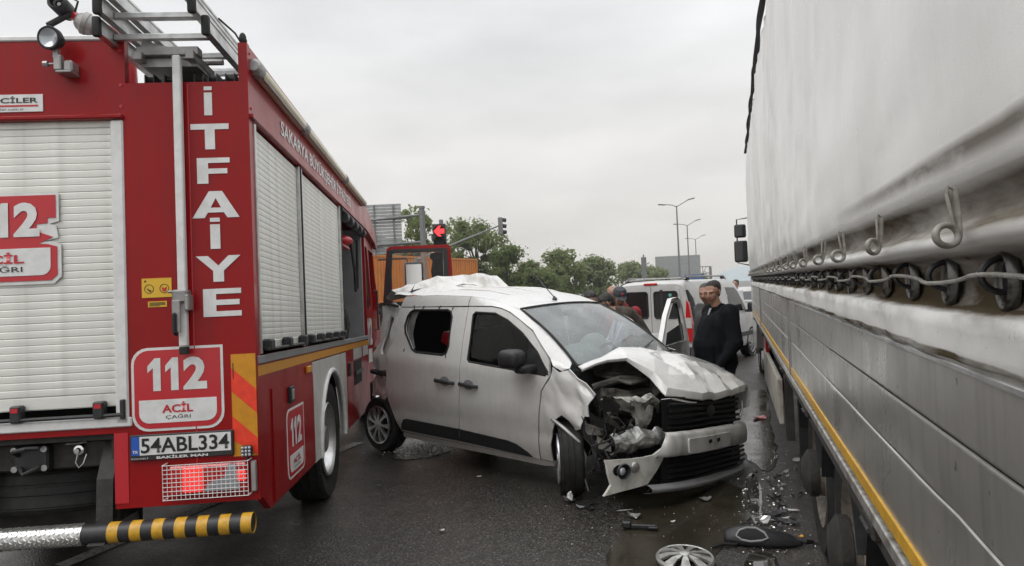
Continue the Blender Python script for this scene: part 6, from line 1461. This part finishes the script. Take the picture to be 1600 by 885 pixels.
for x in (L_-1.5, L_-2.8, L_-4.1, 1.5):
    for y, s_ in ((.02, -1), (2.38, 1)):
        wh = G().lathe([(.15, 0), (0, .02)], (0, 0, 0), (0, s_, 0), 12).ob('wheel', 'alu_dull', ch, loc=(x, y, .5)); G().lathe(tyre_prof(.5, .34), (0, -s_*.17, 0), (0, 1, 0), 28).ob('tyre', 'black_rubber', wh)
# street lamps
lamps = [((1057, 322), 74), ((1073.5, 352), 99), ((1086.5, 374), 132)]
for ((px, py), Y), lb in zip(lamps, ('tallest-looking double-armed street lamp, first of the row behind the panel van', 'double-armed street lamp in the middle of the row of three', 'last and faintest double-armed street lamp of the row')):
    q = aty(px, py, Y); s = thing('street_lamp', lb, 'street lamp', (q.x, Y, 0), 0, 'double-armed street lamps along the road')
    g = G(); g.cyl((0, 0, 0), (0, 0, q.z), .13, .07, 10); g.ob('pole', 'pole_grey', s)
    for sx, up_ in ((-1, -.1), (1, .55)):
        g = G(); g.tube([(0, 0, q.z-.1), (sx*.5, 0, q.z+.12+up_*.1), (sx*1.25, 0, q.z+.25+up_*.6)], .045, 8); am = g.ob('arm', 'pole_grey', s)
        g = G(); g.box((sx*1.6, 0, q.z+.27+up_*.75), (.75, .26, .13), .04, rot=Matrix.Rotation(-sx*(.12+.15*up_), 3, 'Y')); g.ob('lamp_head', 'pole_grey', am)
# overhead gantry with sign panels
q0 = aty(985, 432, 112); q1 = aty(1110, 422, 118)
gt = thing('sign_gantry', 'overhead lattice sign gantry with grey sign back and small blue panel', 'gantry', (q0.x, q0.y, 0))
ev = q1-q0
ev.z = 0; zt = q1.z+.6
g = G()
for dz in (0, -1.1): g.tube([(0, 0, zt+dz), (ev.x, ev.y, zt+dz)], .07, 6)
for k in range(11):
    a = ev*(k/10); b = ev*((k+.5)/10) if k < 10 else a
    g.tube([(a.x, a.y, zt), (a.x, a.y, zt-1.1)], .05, 5)
    if k < 10: g.tube([(a.x, a.y, zt-1.1), (b.x, b.y, zt)], .04, 5)
for f_ in (0.0, 1.0): g.cyl((ev.x*f_, ev.y*f_, 0), (ev.x*f_, ev.y*f_, zt), .22, n=10)
g.ob('lattice', 'pole_grey', gt)
g = G(); g.bb(ev.x*.30, ev.x*.80, -.5+ev.y*.3, -.4+ev.y*.3, zt-2.1, zt+1.9); g.ob('sign_panel', 'sign_back', gt, smooth=0)
g = G(); g.bb(ev.x*.62, ev.x*.83, -.8+ev.y*.3, -.72+ev.y*.3, zt-3.6, zt-1.3); g.ob('blue_panel', 'sign_blue', gt, smooth=0)
# concrete post between trees and van
q = aty(1005.5, 402, 30); ps = thing('signal_post', 'plain grey post with boxy head rising behind the panel van', 'post', (q.x, 30, 0))
g = G(); g.box((0, 0, q.z-.55), (.20, .2, 1.1), .02); g.ob('box_head', 'pole_grey', ps)
g = G(); g.cyl((.0, .0, 0), (0, 0, q.z-1.08), .07, n=12); g.lathe([(.03, 0), (.03, .1), (0, .12)], (0, 0, q.z), (0, 0, 1), 8); g.ob('pole', 'pole_grey', ps)
# trees
def leaf_mat(name, a, b):
    M(name, a, b, scale=.6, detail=3, rough=.6, lo=.35, hi=.65)
leaf_mat('leaf_mid', (.16, .205, .07), (.23, .275, .11)); leaf_mat('leaf_pale', (.19, .235, .10), (.26, .30, .15)); leaf_mat('leaf_dark', (.135, .18, .062), (.19, .235, .09))
for nm in ('leaf_mid', 'leaf_pale', 'leaf_dark'):          # light also passes through the leaves
    t, p = nodes_of(nm); p.inputs['Specular IOR Level'].default_value = .25
    tl_ = t.nodes.new('ShaderNodeBsdfTranslucent'); mxs = t.nodes.new('ShaderNodeMixShader'); mxs.inputs[0].default_value = .5
    t.links.new(p.inputs['Base Color'].links[0].from_socket, tl_.inputs[0]); t.links.new(p.outputs[0], mxs.inputs[1]); t.links.new(tl_.outputs[0], mxs.inputs[2])
    t.links.new(mxs.outputs[0], [n for n in t.nodes if n.type == 'OUTPUT_MATERIAL'][0].inputs[0])
M('bark', (.07, .055, .042), (.04, .032, .026), scale=8, rough=.9)
def tree(label, px, py, Y, wpx, m, seed, low=.18, n=7000):
    """crown top at the pixel, wpx = crown width in photo pixels"""
    q = aty(px, py, Y); H = q.z; R = wpx/FPX*Y/2; rr = random.Random(seed)
    t = thing('tree', label, 'tree', (q.x, Y, 0))
    blobs = []
    for i in range(48):
        a = rr.uniform(0, 6.283); h = rr.uniform(low, .94); env = math.sin(math.pi*min(1, (h-low*.5)/(1.05-low*.5)))**.6
        r_ = R*env*rr.uniform(.15, .80); blobs.append((Vector((r_*math.cos(a), r_*math.sin(a)*.8, H*h)), R*rr.uniform(.10, .30)))
    blobs.append((Vector((0, 0, H*.90)), R*.34))
    g = G(); g.tube([(0, 0, 0), (.1, 0, H*.25), (-.05, .05, H*.55), (0, 0, H*.82)], [H*.03, H*.024, H*.015, H*.005], 8)
    for c, r_ in blobs[:14]: g.tube([(0, 0, min(c.z*.55, H*.5)), (c.x*.5, c.y*.5, c.z*.8), c], [H*.010, H*.006, H*.002], 5)
    g.ob('trunk', 'bark', t)
    vs, fs = [], []
    s0 = .0021*Y + .03
    for k in range(n):
        c, r_ = blobs[rr.randrange(len(blobs))]
        dv = Vector((rr.gauss(0, 1), rr.gauss(0, 1), rr.gauss(0, 1))).normalized()*r_*(rr.random()**.35)*(1.45 if rr.random() < .16 else 1); dv.z *= .85
        p = c+dv; s_ = s0*rr.uniform(.6, 1.4); nn = (dv.normalized()*.7+Vector((rr.uniform(-1, 1), rr.uniform(-1, 1), rr.uniform(-.3, 1)))).normalized()
        u = nn.orthogonal().normalized(); a = rr.uniform(0, 6.28); w = nn.cross(u); u, w = u*math.cos(a)+w*math.sin(a), w*math.cos(a)-u*math.sin(a)
        b = len(vs); vs += [p-u*s_, p-w*s_*.5+nn*s_*.15, p+u*s_, p+w*s_*.5+nn*s_*.15]; fs.append((b, b+1, b+2, b+3))
    me = bpy.data.meshes.new('crown'); me.from_pydata(vs, [], fs); mob('crown', me, m, t, 0)
    return t
tree('leafy tree standing behind the ribbed sign back and its pole', 648, 318, 52, 95, 'leaf_mid', 1)
tree('broad green tree rising behind the orange container', 742, 344, 60, 135, 'leaf_mid', 2, .12, 11000)
tree('shorter rounded tree leaning out beside the broad green tree', 790, 385, 56, 80, 'leaf_dark', 3, .1)
tree('pale green rounded tree behind the wrecked van roof', 872, 393, 74, 95, 'leaf_mid', 4, .1, 8000)
tree('pale bushy tree beside the rounded tree, above the bent men', 925, 404, 82, 90, 'leaf_pale', 5, .08, 8000)
tree('small hazy tree partly behind the plain grey post', 985, 412, 100, 75, 'leaf_pale', 6, .1)
tree('low bushy tree filling the gap under the pale trees', 838, 424, 66, 95, 'leaf_dark', 7, .05)
tree('thin leafy treetop beside the traffic light with the arrow', 690, 348, 66, 60, 'leaf_pale', 8, .2, 4000)
tree('far tree at the foot of the sign gantry', 1045, 428, 125, 90, 'leaf_pale', 9, .1)
tree('dense tree hidden partly by the fire engine cab', 590, 372, 70, 120, 'leaf_dark', 10, .1)
tree('feathery low tree between the plain post and the sign gantry', 1018, 420, 110, 80, 'leaf_pale', 21, .08)
tree('small pale tree under the sign gantry beside the lamps', 1068, 431, 140, 90, 'leaf_pale', 22, .08)
tree('slim young tree between the broad tree and the rounded trees', 826, 408, 78, 60, 'leaf_mid', 23, .1, 5000)
# hazy hill at the end of the road
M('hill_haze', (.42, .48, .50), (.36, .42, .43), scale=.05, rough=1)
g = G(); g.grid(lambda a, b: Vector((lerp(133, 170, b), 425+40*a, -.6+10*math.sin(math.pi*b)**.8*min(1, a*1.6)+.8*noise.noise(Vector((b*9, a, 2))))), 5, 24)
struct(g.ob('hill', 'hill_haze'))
# ------------------------------------------------------------------ debris on the road
def put(o, px, py, rz=0, z=0.006, rx=0, ry=0):
    p = gnd(px, py); o.location = (p.x, p.y, z); o.rotation_euler = (rx, ry, rz); return o
# wheel cover
hub = thing('hubcap', 'silver nine-spoke wheel cover lying on the wet road', 'hubcap'); put(hub, 1071, 879, .3, .012, .06, 0)
hub.scale = (.92, .92, 1)
M('hub_silver', (.48, .48, .46), (.30, .29, .27), scale=16, rough=.3, rough2=.5, metal=.6)
g = G(); g.lathe([(.20, .0), (.203, .018), (.19, .030), (.178, .026)], (0, 0, 0), (0, 0, 1), 48); g.ob('outer_ring', 'hub_silver', hub)
g = G(); g.lathe([(.045, .02), (.045, .052), (.036, .058), (0, .06)], (0, 0, 0), (0, 0, 1), 24); g.ob('hub_centre', 'hub_silver', hub)
sp_ = None
for k in range(9):
    if sp_ is None:
        g = G(); P = [(.04, -.016, .050), (.04, .016, .050), (.11, .022, .050), (.185, .040, .026), (.185, -.040, .026), (.11, -.022, .050)]
        f_ = [g.bm.verts.new(p) for p in P]; b_ = [g.bm.verts.new((p[0], p[1]*1.05, p[2]-.018)) for p in P]; g.bm.faces.new(f_)
        for i in range(6): g.bm.faces.new((f_[i], f_[(i+1) % 6], b_[(i+1) % 6], b_[i]))
        bmesh.ops.bevel(g.bm, geom=[e for e in g.bm.edges if e.verts[0] in f_ and e.verts[1] in f_], offset=.004, segments=2, affect='EDGES')
        sp_ = g.ob('spoke', 'hub_silver', hub)
    else: dup(sp_, hub, (0, 0, 0), (0, 0, 2*math.pi*k/9))
g = G(); g.cyl((0, 0, .0), (0, 0, .006), .185, n=40); g.ob('backing', 'dark_void', hub)
# black mirror / lamp housing shell
mh = thing('lamp_housing', 'black curved plastic housing with an oval opening lying beside the trailer wheels', 'car part'); put(mh, 1192, 850, rad(-16), .006)
def shell(a, b):
    x = lerp(-.25, .25, a); e = math.sin(math.pi*min(1, max(0, a*.86+.10)))**.6; t = math.pi*b
    h = .125*e*(1-.45*a); w = .10*e
    return Vector((x, -w*math.cos(t), .008+h*math.sin(t)**.8 + .006*noise.noise(Vector((x*9, t*2, 1)))))
g = G(); g.grid(shell, 26, 14); so_ = g.ob('shell', 'black_plastic', mh, smooth=50)
md = so_.modifiers.new('t', 'SOLIDIFY'); md.thickness = .005
op = [(.16, .17), (.20, .30), (.30, .40), (.42, .40), (.52, .30), (.56, .17), (.48, .10), (.34, .07), (.22, .09)]
def onshell(a, b, o=.004):
    p = shell(a, b); return p + Vector((0, -o, o))
g = G(); g.tube([onshell(a_, b_) for a_, b_ in op], .008, 8, closed=True); g.ob('opening_rim', 'grey_paint', mh)
g = G(); g.sheet(op, lambda u, v, o: onshell(u, v, .003), (), 0, .06); g.ob('opening', 'dark_void', mh, smooth=0)
g = G(); g.tube([(.20, .02, .03), (.27, -.02, .03), (.32, .03, .015), (.36, .0, .012)], [.025, .018, .012, .006], 6); g.ob('torn_tail', 'black_rubber', mh)
def shard(name, label, cat, px, py, L_, W_, m, seed, h=.03, rz=0, curl=.5, group=None):
    rr = random.Random(seed)
    ol = []
    n = 9
    for k in range(n):
        a = 2*math.pi*k/n; r_ = rr.uniform(.6, 1.1); ol.append((L_/2*math.cos(a)*r_, W_/2*math.sin(a)*r_))
    def fn(u, v, o): return Vector((u, v, .006+h*(curl*(u/L_*2)**2+.5*abs(noise.noise(Vector((u*18, v*18, seed))))) + (.004 if not o else 0)-0*o))
    g = G(); g.sheet(ol, fn, (), .006, min(L_, W_)/4); o = g.ob(name, m, smooth=30); tag(o, label, cat, group); put(o, px, py, rz, .004); return o
M('red_plastic', (.40, .015, .02), (.28, .012, .016), scale=20, rough=.25, coat=.4)
M('silver_scrap', (.62, .62, .60), (.38, .37, .35), scale=25, rough=.22, rough2=.5, metal=.6)
M('white_scrap', (.62, .61, .57), (.42, .40, .35), scale=18, rough=.4)
shard('red_fragment', 'dark red plastic panel fragment on the wet road by the trailer', 'fragment', 1188, 655, .26, .17, 'red_plastic', 1, .05, .4)
shard('lamp_fragment', 'crumpled silver reflector piece in front of the steered wheel', 'fragment', 888, 787, .11, .09, 'silver_scrap', 2, .07, 1.0, .9)
shard('lamp_fragment', 'silver dome-shaped lamp piece beside the black bracket', 'fragment', 992, 811, .13, .085, 'silver_scrap', 3, .06, -.2, .8)
shard('lamp_fragment', 'silver reflector scrap lying in the brown puddle under the bumper', 'fragment', 1101, 783, .13, .09, 'silver_scrap', 4, .05, .1, .8)
shard('lamp_fragment', 'shiny lamp scrap beside the black housing', 'fragment', 1192, 820, .13, .09, 'silver_scrap', 5, .06, .5, .8)
shard('white_fragment', 'white plastic plate with a hole leaning by the trailer wheel', 'fragment', 1246, 722, .13, .12, 'white_scrap', 6, .03, .9, .3)
shard('white_fragment', 'white sliver of plastic beside the bright puddle', 'fragment', 1237, 800, .15, .05, 'white_scrap', 7, .02, -.5)
shard('white_fragment', 'thin white strip lying next to the shiny lamp scrap', 'fragment', 1218, 814, .22, .035, 'white_scrap', 8, .015, .15)
shard('white_fragment', 'narrow pale strip on the asphalt before the bumper corner', 'fragment', 976, 800, .16, .015, 'white_scrap', 9, .008, .1)
shard('white_fragment', 'tiny white chip alone on the asphalt beside the fire engine wheel', 'fragment', 691, 832, .05, .035, 'white_scrap', 10, .02, .7)
shard('white_fragment', 'small pale chip under the sill of the wrecked van', 'fragment', 749, 747, .06, .035, 'white_scrap', 11, .015, .2)
shard('white_fragment', 'pale chip floating in the middle of the brown puddle', 'fragment', 1051, 818, .05, .03, 'white_scrap', 12, .015, .2)
shard('orange_fragment', 'small orange lens chip beside the trailer tyre', 'fragment', 1251, 842, .05, .03, 'orange_reflex', 13, .02, .2)
br = G(); br.box((0, 0, .025), (.24, .03, .03), .006); br.box((-.09, .01, .035), (.07, .07, .05), .01); br.tube([(.02, 0, .03), (.12, .03, .02)], .012); br.box((.1, .0, .02), (.07, .05, .02), .005)
put(tag(br.ob('plastic_bracket', 'black_plastic'), 'black plastic bracket lying at the edge of the brown puddle', 'bracket'), 999, 829, -.25)
br = G(); br.tube([(-.1, 0, .012), (-.02, .02, .02), (.06, .0, .014), (.11, .02, .01)], [.008, .014, .012, .006], 6); put(tag(br.ob('rubber_strip', 'black_rubber'), 'short black rubber strip left of the black housing', 'strip'), 1135, 857, .15)
labels = ['dark broken grille piece on the wet road by the puddle', 'dark plastic scrap under the torn wheel arch', 'dark flat scrap next to the crumpled reflector piece', 'twisted dark scrap between puddle and trailer wheel', 'small dark scrap near the bright puddle edge', 'dark splinter lying beside the shiny lamp scrap',
          'dark bent scrap beside the white sliver', 'dark curved scrap below the bumper end', 'dark chip lying in the tyre track by the trailer', 'long dark sliver beside the trailer wheel', 'dark scrap on open asphalt near the rear tyre']
spots = [(1160, 765, .10, .04), (925, 790, .2, .09), (922, 797, .14, .08), (1212, 806, .28, .09), (1212, 780, .16, .06), (1228, 818, .24, .07), (1222, 792, .18, .06), (1180, 742, .14, .06), (1205, 756, .10, .05), (1250, 775, .2, .03), (594, 763, .07, .04)]
for i, (lb, (px, py, a, b)) in enumerate(zip(labels, spots)): shard('plastic_scrap', lb, 'scrap', px, py, a, b, 'black_plastic', 30+i, .05, RNG.uniform(-1, 1), .4)
for i in range(22):
    px, py = RNG.gauss(1218, 16), RNG.uniform(735, 835)
    if i > 15: px, py = RNG.uniform(880, 960), RNG.uniform(772, 800)
    shard('plastic_splinter', 'small dark plastic splinter among the wreckage on the wet road', 'splinter', px, py, RNG.uniform(.05, .13), RNG.uniform(.025, .06), ('black_plastic', 'grey_paint', 'black_rubber')[i % 3], 60+i, .05, RNG.uniform(-3, 3), .4, 'dark plastic splinters around the wreck')
# crumbs of glass and plastic, and bright ones added as puddle sparkle
rr = random.Random(77); vs, fs = [], []
def crumb(x, y, s_):
    b = len(vs); a = rr.uniform(0, 6.28)
    for k in range(3): vs.append((x+s_*math.cos(a+k*2.1)*rr.uniform(.6, 1.2), y+s_*math.sin(a+k*2.1)*rr.uniform(.6, 1.2), .009+rr.random()*.002))
    vs.append((x, y, .010+s_*rr.uniform(.4, 1))); fs.extend([(b, b+1, b+3), (b+1, b+2, b+3), (b+2, b, b+3)])
for _ in range(380):
    px, py = rr.gauss(1205, 26), rr.gauss(760, 55)
    if py < 600: continue
    p = gnd(px, py); crumb(p.x, p.y, rr.uniform(.003, .012))
for _ in range(110): p = gnd(rr.uniform(830, 1180), rr.uniform(770, 880)); crumb(p.x, p.y, rr.uniform(.002, .007))
for _ in range(800): p = gnd(rr.gauss(655, 28), rr.gauss(703, 6.5)); crumb(p.x, p.y, rr.uniform(.004, .011))  # bright crumbs imitating glints on the ruffled puddle
me = bpy.data.meshes.new('crumbs_and_sparkle'); me.from_pydata(vs, [], fs); o = mob('crumbs_and_sparkle', me, 'silver_scrap', None, 0); struct(o, 'stuff'); o['label'] = 'scattered crumbs of broken glass and plastic on the wet road, with bright crumbs added as puddle sparkle'

# ------------------------------------------------------------------ damp air
hz = bpy.data.materials.new('haze'); hz.use_nodes = True; t = hz.node_tree; t.nodes.clear()
ho = t.nodes.new('ShaderNodeOutputMaterial'); pv = t.nodes.new('ShaderNodeVolumePrincipled'); pv.inputs['Color'].default_value = (.99, .99, .99, 1); pv.inputs['Density'].default_value = .0011; pv.inputs['Anisotropy'].default_value = .78
t.links.new(pv.outputs[0], ho.inputs['Volume']); MAT['haze'] = hz
g = G(); g.bb(-430, 430, -52, 490, -1.0, 16.5); o = struct(g.ob('haze', 'haze', smooth=0), 'stuff'); o['label'] = 'thin damp haze over the whole road'
